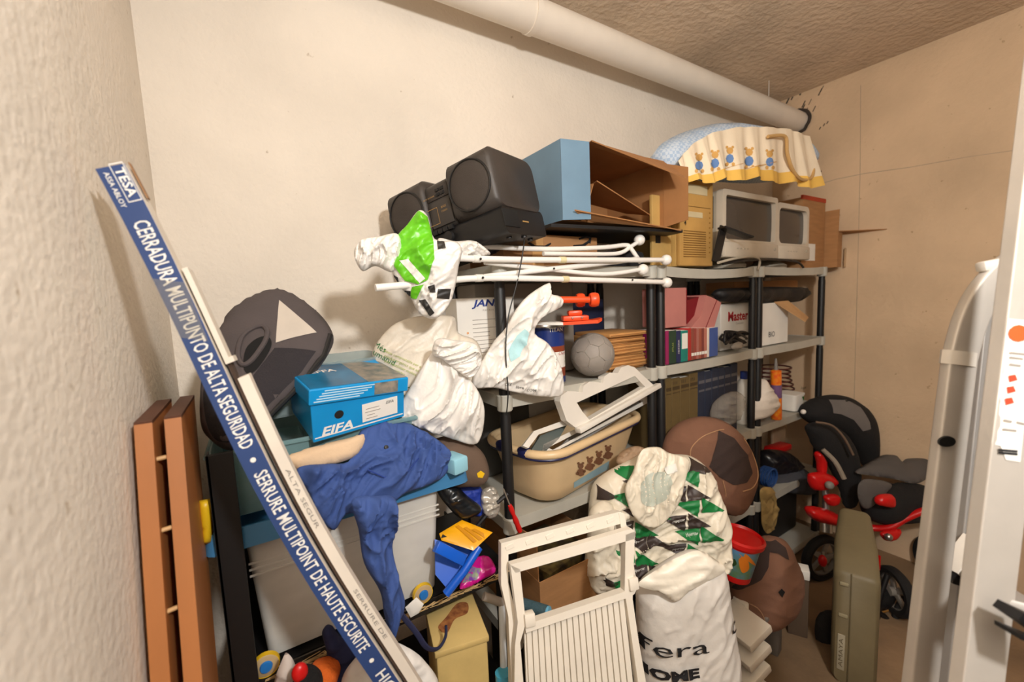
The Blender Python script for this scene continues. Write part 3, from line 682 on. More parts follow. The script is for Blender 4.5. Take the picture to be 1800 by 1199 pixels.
for x, y, Y, m_ in ((838, 455, 1.10, WHITE), (842, 489, 1.095, WHITE), (988, 457, 1.105, JT), (993, 491, 1.10, JT)):
    c = P_(x, y, Y); B().tube([c-Vector((.012, 0, 0)), c+Vector((.012, 0, 0))], .0115, 14).out('joint_sleeve', m_, t)
for x, y, Y in ((845, 455, 1.085), (849, 488, 1.08), (974, 472, 1.108), (1121, 456, 1.115), (1112, 492, 1.09)):
    c = P_(x, y, Y); B().ball(c, .0035).out('rivet', BLACK, t)
# ---- boombox
BB = M('boombox_black', (58, 52, 48), .5, .08, 140, .12); BBD = M('boombox_dark', (24, 23, 23), .45); GRIL = M('speaker_mesh', (66, 58, 52), .7, .5, 700, .1)
BBM = M('boombox_panel', (58, 54, 51), .4, 0, 10, .05); GOLD = M('gold_print', (176, 140, 84), .5)
O = at(890, 409, Y=1.03); yw = math.radians(25)
t = thing('boombox', 'dusty black portable stereo with round speakers on the top shelf', 'boombox', O)
# local axes: x along the end face (to the rear right), y along the length towards the wall, z up
Mb = frame(O, yw) @ Matrix.Rotation(math.radians(-10.5), 4, 'X') @ Matrix.Rotation(math.radians(-3), 4, 'Y')
D_, L_, H_ = .255, .43, .258
def rrect(x0, x1, z0, z1, r, n=6):
    o = []
    for cx, cz, s0 in ((x1-r, z1-r, 0), (x0+r, z1-r, 1), (x0+r, z0+r, 2), (x1-r, z0+r, 3)):
        for k in range(n): a = (s0+k/(n-1))*math.pi/2; o.append((cx+r*math.cos(a), cz+r*math.sin(a)))
    return o
def loft(b, secs):
    n = len(secs[0]); V = sum([list(s) for s in secs], []); Fc = [list(range(n))[::-1], [(len(secs)-1)*n+k for k in range(n)]]
    for i in range(len(secs)-1):
        for k in range(n): Fc.append([i*n+k, i*n+(k+1) % n, (i+1)*n+(k+1) % n, (i+1)*n+k])
    return b.add(V, Fc)
def sec(y, x0, x1, z0, z1, r): return [(x, y, z) for x, z in rrect(x0, x1, z0, z1, r)]
# base plinth, two speaker pods, centre deck
loft(B(Mb), [sec(.0, .005, D_, 0, .085, .018), sec(L_, .005, D_, 0, .085, .018)]).out('base_plinth', BBD, t)
for y0, y1 in ((-.004, .165), (L_-.165, L_+.004)):
    pod = loft(B(Mb), [sec(y0, .0, D_-.012, .08, H_-.012, .035), sec(y0+.012, -.012, D_, .075, H_, .04), sec(y1-.01, -.012, D_, .075, H_, .04), sec(y1, -.004, D_-.008, .08, H_-.008, .04)]).out('speaker_pod', BB, t, 50)
    Mg = Mb @ Matrix.Translation((-.0125, (y0+y1)/2, .165)) @ Matrix.Rotation(-math.pi/2, 4, 'Y') @ Matrix.Diagonal((.98, 1, 1, 1))
    B(Mg).lathe([(.0, .004), (.028, .007), (.05, .005), (.068, .002), (.072, .0)], 36).out('speaker_grille', GRIL, pod)
    B(Mg).tube([(.074*math.cos(a*math.pi/18), .076*math.sin(a*math.pi/18), .001) for a in range(36)], .003, 8, closed=True).out('grille_ring', BBD, pod)
loft(B(Mb), [sec(.166, .004, D_-.01, .08, H_-.03, .015), sec(L_-.166, .004, D_-.01, .08, H_-.03, .015)]).out('centre_deck', BBM, t)
B(Mb).box((.0, .17, .175), (.006, L_-.17, .215), .002).out('control_strip', BB, t)
B(Mb).box((-.002, .17, .09), (.005, L_-.17, .168), .002).out('cassette_door', BBM, t)
plf = AX(Mb @ Vector((-.0025, 0, 0)), Mb.to_3x3() @ Vector((0, -1, 0)), Mb.to_3x3() @ Vector((0, 0, 1)))
b = B()
for (y0, y1, z0, z1) in ((-.30, -.225, .150, .1515), (-.30, -.225, .10, .1015), (-.2265, -.225, .10, .1515), (-.30, -.2985, .10, .1515)):
    b.add([plf.p(q, .0006) for q in ((y0, z0), (y1, z0), (y1, z1), (y0, z1))], [(0, 1, 2, 3)])
b.out('window_outline', GOLD, t, 0)
text('gold_lettering', 'BASS', plf, (-.198, .145), .007, GOLD, t, off=.001); text('gold_lettering', 'STEREO', plf, (-.198, .132), .005, GOLD, t, off=.001)
text('gold_lettering', 'RADIO CASSETTE RECORDER', plf, (-.26, .185), .004, GOLD, t, off=.004)
for k in range(2):
    for j in range(2): B(Mb).box((-.004, .185+.02*k, .182+.014*j), (.001, .199+.02*k, .192+.014*j), .0015).out('button', BLACK, t)
for k in range(5): B(Mb).box((-.006, .18+.022*k, .07), (.006, .198+.022*k, .084), .002).out('key', BLACK, t)
B(Mb).lathe([(0, .01), (.016, .009), (.018, 0)], 20, Matrix.Translation((-.004, .2, .05)) @ Matrix.Rotation(-math.pi/2, 4, 'Y')).out('dial', BLACK, t)
b = B(Mb).box((.0, -.003, .020), (.085, .0, .072), .0012); b.out('bass_port', M('port_black', (8, 8, 8), .8), t)
B(Mb).box((.11, -.002, .04), (.145, -.0005, .044)).out('small_badge', GOLD, t, 0)
for x, y in ((.06, .03), (.19, .03), (.12, .012), (.06, .18), (.19, .18)): B(Mb).lathe([(.009, 0), (.009, -.006), (0, -.007)], 14, Matrix.Translation((x, y, 0))).out('rubber_foot', BLACK, t)
for k in range(3):
    pass
tag(B().tube(smoothpath([P_(922, 420, 1.10), P_(918, 450, 1.09), P_(908, 500, 1.09), P_(893, 560, 1.09), P_(889, 620, 1.09), P_(893, 690, 1.09), P_(890, 730, 1.10)]), .002, 6).out('black_cable', BLACK), 'thin black cable dangling from the boombox in front of the post', 'cable')
# ---- green and white bag with football print hung over the stand
GREEN = M('lime_green_plastic', (104, 196, 30), .35, .1, 50, .08); BLKP = M('black_print_patch', (44, 42, 40), .5)
pl = PL(at(740, 460, Y=1.085), -.45)
t = thing('football_print_bag', 'white bag with lime green panel and black football patches over the stand', 'bag', pl.o)
h = puff('bag_body', pl, [(700, 412), (716, 395), (736, 370), (752, 380), (764, 420), (800, 424), (812, 440), (806, 470), (800, 505), (790, 535), (766, 560), (738, 552), (722, 524), (706, 508), (690, 480), (686, 440)], .035, BAGW, t, fold=.012, fs=24, fdir=.7, cells=70)
puff('bag_corner', PL(at(660, 445, Y=1.12), -.4), [(622, 445), (636, 422), (665, 416), (700, 412), (706, 450), (690, 478), (660, 468), (636, 476)], .03, BAGW, t, fold=.012, fs=30, fdir=1.2, cells=50)
puff('bag_handles', PL(at(815, 440, Y=1.13), -.3), [(770, 420), (800, 424), (835, 424), (862, 446), (840, 452), (800, 458), (775, 455)], .018, BAGW, t, fold=.012, fs=40, cells=44)
decal('green_panel', h, pl, [(690, 446), (690, 424), (716, 396), (736, 371), (752, 382), (762, 424), (764, 455), (752, 492), (735, 500), (712, 494), (694, 470)], GREEN, off=.004, h=.004)
decal('white_stripe', h, pl, [(702, 458), (718, 456), (748, 490), (738, 498)], BAGW, off=.0055, h=.004)
decal('green_tail', h, pl, [(724, 505), (745, 500), (732, 526), (722, 524)], GREEN, off=.004, h=.004)
for poly in ([(770, 508), (793, 508), (790, 526), (768, 524)], [(736, 528), (748, 526), (764, 550), (756, 556)], [(706, 510), (722, 512), (722, 524), (712, 518)], [(690, 482), (700, 488), (702, 500)], [(752, 504), (764, 500), (766, 514), (756, 514)], [(768, 418), (780, 420), (784, 436), (770, 438)]):
    decal('black_patch', h, pl, poly, BLKP, off=.004, h=.004)
# ---- amazon-style carton and black board under the open box
z0 = ZA
t = thing('smile_arrow_carton', 'brown shipping carton with a curved arrow under the boombox', 'carton', (1.05, 1.35, z0))
xa, xb = at(885, 440, Y=1.24).x, at(1050, 440, Y=1.24).x
h = B().box((xa, 1.24, z0), (xb, 1.50, z0+.118), .002).out('carton_body', CARD, t, 0)
tape = B().box((xa+.12, 1.2385, z0+.002), (xa+.17, 1.2398, z0+.118)).out('packing_tape', M('tape_tan', (196, 150, 96), .4), t, 0)
pla = PL((0, 1.24, 0), 0)
for pts in ([(925, 424), (940, 434), (958, 434), (968, 428)], [(1008, 432), (1024, 432), (1036, 424), (1037, 418)], [(1018, 420), (1030, 416), (1038, 418), (1037, 428)]):
    B().tube([at(*p_, Y=1.2385) for p_ in pts], [.003, .006, .005, .003], 6).out('arrow_print', INK, t)
t = thing('black_board', 'thin black board lying under the open blue carton', 'board', (1.2, 1.3, z0+.14))
zb = at(1085, 404, Y=1.13).z
V = [Vector((at(968, 372, Y=1.16).x, 1.16, zb)), at(1200, 409, Y=1.08), Vector((1.66, 1.5, zb+.01)), Vector((.98, 1.53, zb+.01))]
for v in V: v.z = max(v.z, z0+.125)
B().add([*V, *[v+Vector((0, 0, .012)) for v in V]], [(3, 2, 1, 0), (4, 5, 6, 7), (0, 1, 5, 4), (1, 2, 6, 5), (2, 3, 7, 6), (3, 0, 4, 7)]).out('board_slab', BLACK, t, 0)
tag(B(frame((1.36, 1.3, z0))).box((-.1, -.08, 0), (.1, .12, .07), .02).out('black_case', DARK), 'small dark case on the top shelf below the black board', 'case')
# ---- open carton, blue outside
BLC = M('box_blue_print', (104, 136, 160), .55, 0, 10, .06)
zc = zb+.028; y0, y1 = 1.17, 1.50
x0 = at(986, 300, Y=y0).x; x1 = at(1168, 400, Y=y0).x; zt = at(1034, 250, Y=y0-.02).z
t = thing('open_blue_carton', 'blue printed cardboard box lying open with brown flaps', 'carton', ((x0+x1)/2, 1.3, zc))
th = .004
B().box((x0, y0, zc), (x1, y1, zc+th)).out('bottom_panel', CARDIN, t, 0)
B().box((x0, y0, zt-.004), (x1, y1, zt)).out('top_panel', CARDIN, t, 0)
B().box((x0, y1-th, zc+th), (x1, y1, zt-.004)).out('back_panel', CARDIN, t, 0)
w_ = B().box((x0, y0, zc+th), (x0+th, y1-th, zt-.004)).out('side_panel', CARDIN, t, 0)
B().box((x0-.001, y0, zc), (x0-.0002, y1, zt)).out('blue_print', BLC, w_, 0)
w_ = B().box((x1-th, y0, zc+th), (x1, y1-th, zt-.004)).out('side_panel', CARDIN, t, 0)
def flap(pts, mat, name='flap', thk=.004):
    P = [Vector(p_) for p_ in pts]; n = (P[1]-P[0]).cross(P[2]-P[0]).normalized()*thk
    return B().add(P+[p_+n for p_ in P], [(0, 1, 2, 3), (7, 6, 5, 4), (0, 4, 5, 1), (1, 5, 6, 2), (2, 6, 7, 3), (3, 7, 4, 0)]).out(name, mat, t, 0)
xf = at(1036, 300, Y=y0-.03).x
flap([(x0, y0, zc), (xf, y0-.03, zc+.004), (xf, y0-.03, zt-.004), (x0, y0, zt)], BLC, 'blue_flap')
flap([(x0+.003, y0+.005, zc+.004), (xf-.002, y0-.025, zc+.006), (xf-.002, y0-.025, zt-.006), (x0+.003, y0+.005, zt-.004)], CARDIN, 'blue_flap_inner')
e0, e1 = at(1030, 238, Y=1.16), at(1206, 312, Y=1.03)
flap([(x0+.12, y0, zt), (x1, y0, zt-.002), tuple(e1), tuple(at(1040, 246, Y=1.12))], CARDIN, 'top_flap')
flap([(x0+.12, y0, zc+.004), (x1, y0, zc+.004), tuple(at(1198, 404, Y=1.06)), tuple(at(1010, 368, Y=1.14))], CARDIN, 'bottom_flap')
flap([(x1-.30, y1-.1, zt-.13), (x1-.02, y1-.14, zc+.1), (x1-.05, y0+.03, zc+.06), (x0+.17, y0+.0, zt-.12)], CARDIN, 'inner_flap')
flap([(x0+.16, y0+.01, zt-.13), (x0+.10, y0, zc+.01), (x0+.09, y0+.12, zc+.01), (x0+.15, y0+.13, zt-.13)], CARDIN, 'inner_divider')
flap([(x1, y0, zc+.004), (x1+.02, y0-.10, zc+.02), (x1+.02, y0-.10, zt-.05), (x1, y0, zt-.01)], CARDIN, 'side_flap')
# ---- yellowed computer tower
PCY = M('yellowed_plastic', (196, 152, 84), .5, .03, 60, .12, 6); PCS = M('yellowed_side', (204, 166, 98), .5, .03, 40, .15, 5)
yf = 1.155; xa, xb = at(1194, 400, Y=yf).x, at(1251, 400, Y=yf).x; zt = at(1222, 318, Y=yf).z
yb_ = 1.52
t = thing('computer_tower', 'yellowed desktop computer tower standing on the top shelf', 'computer', ((xa+xb)/2, 1.3, ZA))
B().box((xa, yf+.015, ZA+.001), (xb, yb_, zt), .004).out('case', PCS, t, 20)
fr = B().box((xa-.002, yf-.006, ZA+.001), (xb+.002, yf+.016, zt+.004), .006).out('front_bezel', PCY, t, 30)
wd = xb-xa; hh = zt-ZA
B().box((xa+.01, yf-.008, zt-.06), (xb-.045, yf-.004, zt-.018), .002).out('drive_cover', M('drive_grey', (206, 190, 152), .5), fr, 0)
B().box((xa+.01, yf-.008, zt-.16), (xb-.08, yf-.004, zt-.135), .002).out('floppy_slot', M('drive_grey2', (216, 200, 160), .5), fr, 0)
B().box((xa+.012, yf-.007, zt-.115), (xb-.02, yf-.005, zt-.112)).out('bay_line', M('bay_shadow', (120, 84, 30), .7), fr, 0)
for k in range(12): B().box((xa+.02, yf-.0075, ZA+.04+.010*k), (xb-.055, yf-.005, ZA+.044+.010*k)).out('vent_slat', M('vent_brown', (128, 90, 34), .7), fr, 0)
plp = PL((0, yf-.007, 0), 0)
text('number_print', '4', plp, (xa+.03, ZA+.185), .02, INK, fr, bold=.02)
for k in range(9): B().box((xb-.03, yf-.0075, ZA+.06+.022*k), (xb-.022, yf-.006, ZA+.066+.022*k)).out('side_print', M('side_print_brown', (150, 108, 44), .7), fr, 0)  # brown printed marks down the bezel edge
plq = PL((xa, 1.3, 0), -math.pi/2)
text('number_print', '4', plq, (.05, ZA+.10), .02, INK, t, off=.002, bold=.02)
# second yellowed side panel standing next to it
t = thing('computer_side_panel', 'yellowed metal side cover leaning beside the computer tower', 'panel', (xa-.06, 1.25, ZA))
xs = at(1147, 440, Y=1.19).x
B().box((xs, 1.19, ZA+.001), (xa-.006, 1.205, ZA+.30), .003).out('cover', PCS, t, 0)
B().box((xs+.02, 1.188, ZA+.10), (xs+.05, 1.19, ZA+.135)).out('black_mark', INK, t, 0)
# ---- two old monitors
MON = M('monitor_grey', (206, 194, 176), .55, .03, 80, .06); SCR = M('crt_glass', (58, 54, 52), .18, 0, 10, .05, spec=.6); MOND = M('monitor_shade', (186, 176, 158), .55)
def monitor(x0, x1, zt, yf, dp, label, round_=False):
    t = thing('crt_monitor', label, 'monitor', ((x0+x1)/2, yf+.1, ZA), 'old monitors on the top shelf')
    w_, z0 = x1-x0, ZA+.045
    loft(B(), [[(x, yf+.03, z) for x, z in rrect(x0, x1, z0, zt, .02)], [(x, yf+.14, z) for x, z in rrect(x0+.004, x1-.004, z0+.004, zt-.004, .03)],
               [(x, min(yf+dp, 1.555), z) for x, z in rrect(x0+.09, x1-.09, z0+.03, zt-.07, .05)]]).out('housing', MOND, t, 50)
    pl = PL((0, yf, 0), 0)
    inn = rrect(x0+.028, x1-.022, z0+.085, zt-.026, .03 if round_ else .012)
    B().prism(pl, rrect(x0, x1, z0, zt, .03 if round_ else .014), -.032, .0, holes=[inn]).out('bezel', MON, t, 30)
    # bulged tube face
    n = 12; V = []; Fc = []
    for j in range(n+1):
        for i in range(n+1):
            u, v = i/n*2-1, j/n*2-1
            V.append((x0+.02+(w_-.036)*i/n, yf+.026-.014*(1-u*u*.6)*(1-v*v*.6), z0+.078+(zt-.02-z0-.078)*j/n))
    for j in range(n):
        for i in range(n): Fc.append([j*(n+1)+i, j*(n+1)+i+1, (j+1)*(n+1)+i+1, (j+1)*(n+1)+i])
    put('screen', V, Fc, SCR, t)
    B().box((x0+.004, yf-.012, z0-.002), (x1-.004, yf+.03, z0+.072), .008).out('control_ledge', MON, t)
    for k in range(4): B().box((x0+.10+.03*k, yf-.0135, z0+.038), (x0+.115+.03*k, yf-.011, z0+.044), .0005).out('button', MOND, t, 0)
    B().lathe([(0, .004), (.008, .003), (.008, 0)], 14, Matrix.Translation((x1-.05, yf-.012, z0+.045)) @ Matrix.Rotation(math.pi/2, 4, 'X')).out('power_button', MOND, t)
    B().lathe([(.11, 0), (.11, .02), (.06, .05), (0, .05)], 28, Matrix.Translation(((x0+x1)/2, yf+.14, ZA+.0005)) @ Matrix.Diagonal((1, .9, .95, 1))).out('swivel_foot', MOND, t)
xm0, xm1 = at(1270, 440, Y=1.15).x, at(1366, 440, Y=1.15).x
monitor(xm0, xm1, at(1310, 338, Y=1.15).z, 1.15, .39, 'larger grey tube monitor next to the yellowed tower')
xn1 = at(1421, 440, Y=1.16).x
monitor(xm1+.012, xn1, at(1385, 358, Y=1.16).z, 1.16, .36, 'smaller tube monitor with rounded corners beside the brown cartons', True)
t = thing('black_stand', 'black angled metal stand between the tower and the monitor', 'stand', (at(1262, 455, Y=1.12).x, 1.15, ZA))
B().bar(at(1258, 460, Y=1.14), at(1272, 398, Y=1.12), .05, .008, (0, 1, 0)).out('upright_plate', BLACK, t, 0)
B().bar(at(1268, 400, Y=1.11), at(1318, 418, Y=1.06), .05, .008, (0, 0, 1)).out('arm_plate', BLACK, t, 0)
B().bar(at(1258, 345, Y=1.2), at(1262, 400, Y=1.2), .09, .006, (0, 1, 0)).out('back_plate', BLACK, t, 0)
for k, ps in enumerate(([(1262, 462, 1.13), (1290, 455, 1.12), (1320, 451, 1.12), (1335, 458, 1.13), (1332, 475, 1.135)], [(1270, 464, 1.14), (1310, 458, 1.13), (1360, 456, 1.13), (1400, 460, 1.13), (1412, 470, 1.13)])):
    tag(B().tube(smoothpath([P_(*q) for q in ps]), .006, 8).out('monitor_cable', [MOND, BLACK][k]), ['beige cable curling over the shelf edge under the monitors', 'black cable running below the smaller monitor'][k], 'cable')
# ---- crib bumper with teddy print
CRM = M('cream_cotton', (240, 222, 194), .9, .1, 200, .05); GING = M('blue_gingham', (168, 190, 214), .9, .05, 200); YHEM = M('yellow_hem', (240, 192, 92), .9, .05, 200)
nt = GING.node_tree; ck = nt.nodes.new('ShaderNodeTexChecker'); ck.inputs['Scale'].default_value = 75
ck.inputs['Color1'].default_value = (*lin((164, 186, 212)), 1); ck.inputs['Color2'].default_value = (*lin((196, 208, 222)), 1)
nt.links.new(nt.nodes['Texture Coordinate'].outputs['Object'], ck.inputs['Vector']); nt.links.new(ck.outputs[0], nt.nodes['Principled BSDF'].inputs['Base Color'])
pl = PL(at(1290, 280, Y=1.20), -.05)
t = thing('crib_bumper', 'folded crib bumper with blue gingham and teddy frill on the monitors', 'bumper', pl.o-Vector((0, 0, .1)))
puff('gingham_roll', pl, [(1153, 292), (1153, 265), (1175, 245), (1215, 228), (1270, 216), (1330, 220), (1380, 236), (1412, 250), (1425, 285), (1400, 310), (1330, 322), (1260, 320), (1200, 318), (1165, 312)], .09, GING, t, back=1.0, fold=.004, fs=10, cells=40)
# pleated frill hanging in front
topc = [(1156, 296), (1180, 268), (1215, 248), (1260, 238), (1310, 237), (1350, 240), (1385, 252)]
botc = [(1160, 330), (1190, 334), (1225, 330), (1262, 326), (1310, 328), (1355, 336), (1400, 340)]
def pick(c_, s):
    s *= len(c_)-1; i = min(int(s), len(c_)-2); f_ = s-i; return (c_[i][0]*(1-f_)+c_[i+1][0]*f_, c_[i][1]*(1-f_)+c_[i+1][1]*f_)
def frill(r0, r1, name, mat, nrow, out_):
    V = []; Fc = []; n = 140
    for j in range(nrow+1):
        r_ = r0+(r1-r0)*j/nrow
        for i in range(n+1):
            s = i/n; ph = s*2*math.pi*9+.8*math.sin(s*21); a, b2 = pick(topc, s), pick(botc, s)
            amp = .014*(.25+.75*r_); q = (a[0]*(1-r_)+b2[0]*r_+math.cos(ph)*2.0*r_, a[1]*(1-r_)+b2[1]*r_ + (4*math.sin(ph*.5+.6))*r_*r_)
            u_, v_ = pl.uv(*q); V.append(pl.p((u_, v_), out_ + amp*(math.sin(ph)+.35*math.sin(2*ph+1)) - .02*(1-r_)))
    for j in range(nrow):
        for i in range(n): Fc.append([j*(n+1)+i, j*(n+1)+i+1, (j+1)*(n+1)+i+1, (j+1)*(n+1)+i])
    return put(name, V, Fc, mat, t, 80)
fr1 = frill(0, .8, 'pleated_frill', CRM, 10, .125); frill(.8, 1, 'yellow_hem', YHEM, 3, .125)
TAN = M('teddy_tan', (214, 164, 92), .9); TBL = M('teddy_blue', (104, 138, 190), .9)
for x, y, s in ((1228, 288, 1.0), (1256, 284, 1.05), (1282, 276, 1), (1316, 280, 1.1), (1352, 282, 1)):
    for (dx, dy, rx, ry, m_) in ((0, -11, 6, 6, TAN), (-5, -17, 2.5, 2.5, TAN), (5, -17, 2.5, 2.5, TAN), (0, 3, 7, 8, TBL), (-5, 13, 3, 3.5, TAN), (6, 13, 3, 3.5, TAN)):
        decal('teddy_print', fr1, pl, [(x+(dx+rx*math.cos(a*.785))*s, y+(dy+ry*math.sin(a*.785))*s) for a in range(8)], m_, off=.003, h=.008)
h = puff('bundled_end', PL(at(1408, 285, Y=1.12), -.3), [(1378, 262), (1390, 246), (1410, 250), (1428, 275), (1430, 300), (1415, 318), (1395, 310), (1384, 290)], .04, CRM, t, fold=.008, fs=40, fdir=1.2, cells=26)
decal('blue_print', h, PL(at(1408, 285, Y=1.12), -.3), [(1402, 254), (1415, 262), (1424, 282), (1416, 280), (1406, 268)], TBL, h=.006)
decal('dark_print', h, PL(at(1408, 285, Y=1.12), -.3), [(1412, 290), (1420, 294), (1416, 302), (1410, 300)], INK, h=.006)
B().tube(smoothpath([P_(1350, 240, 1.07), P_(1380, 240, 1.06), P_(1384, 270, 1.05), P_(1394, 300, 1.05), P_(1410, 316, 1.05), P_(1428, 310, 1.06), P_(1430, 280, 1.07)]), .008, 8).out('tie_cord', M('cord_tan', (206, 164, 104), .9), t)
# ---- cartons at the far end
def carton(x0, x1, y0, y1, z0, z1, label, name='carton', mat=CARD, open_=True):
    t = thing(name, label, 'carton', ((x0+x1)/2, (y0+y1)/2, z0)); k = .004
    for nm, lo_, hi in (('front_panel', (x0, y0, z0), (x1, y0+k, z1)), ('back_panel', (x0, y1-k, z0), (x1, y1, z1)), ('side_panel', (x0, y0+k, z0), (x0+k, y1-k, z1)), ('side_panel', (x1-k, y0+k, z0), (x1, y1-k, z1)), ('bottom_panel', (x0+k, y0+k, z0), (x1-k, y1-k, z0+k))):
        B().box(lo_, hi).out(nm, mat, t, 0)
    if not open_: B().box((x0+k, y0+k, z1-k), (x1-k, y1-k, z1)).out('top_panel', mat, t, 0)
    return t
xa, xb = max(xn1+.008, at(1402, 420, Y=1.20).x), at(1449, 420, Y=1.20).x
t = carton(xa, xb, 1.20, 1.48, ZA+.001, at(1430, 350, Y=1.2).z, 'brown carton with a red rim beside the smaller monitor')
B().box((xa-.001, 1.197, at(1430, 352, Y=1.2).z-.004), (xb+.001, 1.21, at(1430, 346, Y=1.2).z)).out('red_rim', M('red_tape', (190, 60, 20), .6), t, 0)
B().box((at(1415, 430, Y=1.199).x, 1.1985, at(1415, 458, Y=1.2).z), (at(1433, 430, Y=1.199).x, 1.1995, at(1415, 428, Y=1.2).z)).out('paper_label', PAPER, t, 0)
xa = xb+.006; xb = 3.18; yq = 1.13
t = carton(xa, xb, yq, 1.42, ZA+.001, at(1470, 405, Y=yq).z, 'brown carton with spread flaps in the far corner'); zt = at(1470, 405, Y=yq).z
def flp(pts, name='flap'):
    P = [Vector(p_) for p_ in pts]; n = (P[1]-P[0]).cross(P[2]-P[0]).normalized()*.004
    return B().add(P+[p_+n for p_ in P], [(0, 1, 2, 3), (7, 6, 5, 4), (0, 4, 5, 1), (1, 5, 6, 2), (2, 6, 7, 3), (3, 7, 4, 0)]).out(name, CARD, t, 0)
flp([(xa, 1.41, zt), (xb, 1.41, zt), (xb, 1.43, zt+.16), (xa, 1.43, zt+.16)])
flp([(xa+.004, yq, zt), (xa+.004, 1.41, zt), (xa+.01, 1.41, zt+.13), (xa+.01, yq+.0, zt+.13)])
flp([(xb-.06, yq+.005, zt), (xb-.0, 1.40, zt), (3.235, 1.25, zt-.01), (3.235, .93, zt-.015)])
B().box((xa+.10, yq-.0015, ZA+.0), (xa+.14, yq-.0002, ZA+.12)).out('packing_tape', M('tape_clear2', (206, 176, 138), .3), t, 0)
# ================================================================== MIDDLE SHELF
z = ZB_
tag(B().box((.70, 1.36, z+.001), (1.17, 1.55, ZS[0]-.03), .01).out('grey_storage_bin', M('bin_grey', (136, 128, 118), .6, 0, 10, .05)), 'large grey plastic bin at the back of the middle shelf', 'bin')
xa = at(806, 600, Y=1.25).x
t = thing('white_pushchair_box', 'white product box with blue JAN lettering behind the shelf post', 'box', (xa+.1, 1.3, z))
zt = at(830, 524, Y=1.25).z; xb = at(906, 600, Y=1.25).x
h = B().box((xa, 1.25, z+.022), (xb, 1.345, zt), .002).out('box_body', PAPER, t, 0)
plj = PL((0, 1.25, 0), 0)
text('lettering', 'JANÉ', plj, plj.uv(855, 533), .022, NAVYI, h, bold=.03, shear=.25, width=.115)
for k in range(9): B().box((xa+.055, 1.2488, zt-.075-.014*k), (xa+.055+random.Random(k).uniform(.05, .11), 1.2495, zt-.0735-.014*k)).out('print_line', GINK, h, 0)
text('lettering', 'M A T R I X', plj, plj.uv(858, 545), .006, GINK, h)
for x, y, c_ in ((822, 585, (240, 150, 20)), (822, 593, (230, 60, 20)), (821, 600, (40, 70, 150))): text('small_logo', 'o', plj, plj.uv(x, y), .010, M('logo%d' % y, c_, .6), h, bold=.03)
# white bag with a face mask showing
pl = PL(at(920, 610, Y=1.10), -.25)
t = thing('mask_bag', 'white plastic bag with a pale blue face mask inside, in front of the post', 'bag', pl.o-Vector((0, 0, .1)))
h = puff('bag_body', pl, [(832, 660), (850, 630), (868, 600), (890, 575), (906, 545), (930, 518), (966, 497), (968, 516), (986, 522), (985, 540), (952, 560), (940, 586), (964, 604), (984, 640), (990, 692), (955, 698), (905, 690), (870, 682), (834, 682)], .03, BAGW, t, fold=.016, fs=18, fdir=1.0, cells=90)
decal('face_mask', h, pl, [(908, 590), (922, 578), (930, 586), (926, 606), (914, 626), (898, 636), (893, 616)], M('mask_blue', (176, 218, 224), .8, .1, 150, .05), off=.003, h=.006)
for k, s in enumerate(('OLE', 'libre', 'COM')): text('small_print', s, pl, pl.uv(893+k*20, 676+k*5), .009, INK, h, host=h, ang=-.12, off=.002, sub=.006)
# skateboard upside down
ORG = M('orange_plastic', (236, 78, 30), .35, 0, 10, .05)
t = thing('orange_skateboard', 'orange and white skateboard lying upside down on the paint tin', 'skateboard', P_(1000, 565, 1.14))
dk0, dk1 = P_(940, 570, 1.20), P_(1056, 566, 1.08); axs = (dk1-dk0)
md = frame(dk0.lerp(dk1, .5), math.atan2(axs.y, axs.x))
Ld = axs.length
loft(B(md), [[(x, y*wk, .0 + zz) for x, y in ((s*Ld/2, 1), (s*Ld/2, -1))] for s, wk, zz in ()] or [[(-Ld/2, -.03, .0), (-Ld/2, .03, .0), (-Ld/2, .03, .010), (-Ld/2, -.03, .010)], [(-Ld*.1, -.045, -.004), (-Ld*.1, .045, -.004), (-Ld*.1, .045, .006), (-Ld*.1, -.045, .006)]]).out('white_deck_half', WHITE, t, 30)
loft(B(md), [[(-Ld*.1, -.045, -.004), (-Ld*.1, .045, -.004), (-Ld*.1, .045, .006), (-Ld*.1, -.045, .006)], [(Ld*.42, -.04, -.003), (Ld*.42, .04, -.003), (Ld*.42, .04, .009), (Ld*.42, -.04, .009)], [(Ld*.5, -.02, .004), (Ld*.5, .02, .004), (Ld*.5, .02, .014), (Ld*.5, -.02, .014)]]).out('orange_deck_half', ORG, t, 30)
tr = B(md).box((-.02, -.03, .008), (.07, .03, .026), .004).box((.0, -.02, .026), (.05, .02, .044), .006).out('truck', ORG, t)
for x in (.012, .045): B(md).ball((x, -.031, .018), .004).out('bolt', STEEL, tr)
B().tube([P_(984, 527, 1.11), P_(1036, 527, 1.07)], [.012, .011], 14).out('axle_arm', ORG, t)
for dv in (0, .07):
    c = P_(1044, 527, 1.065)+Vector((0, dv, 0)); wm = Matrix.Translation(c) @ Matrix.Rotation(math.pi/2, 4, 'Y') @ Matrix.Rotation(.5, 4, 'X')
    wh = B().lathe([(.008, -.014), (.022, -.014), (.025, -.006), (.025, .006), (.022, .014), (.008, .014)], 22, wm).out('wheel', ORG, t)
    B().lathe([(0, .012), (.008, .013), (.009, .0), (.009, -.013), (0, -.012)], 12, wm).out('wheel_hub', M('worn_rubber', (140, 90, 60), .8), wh)
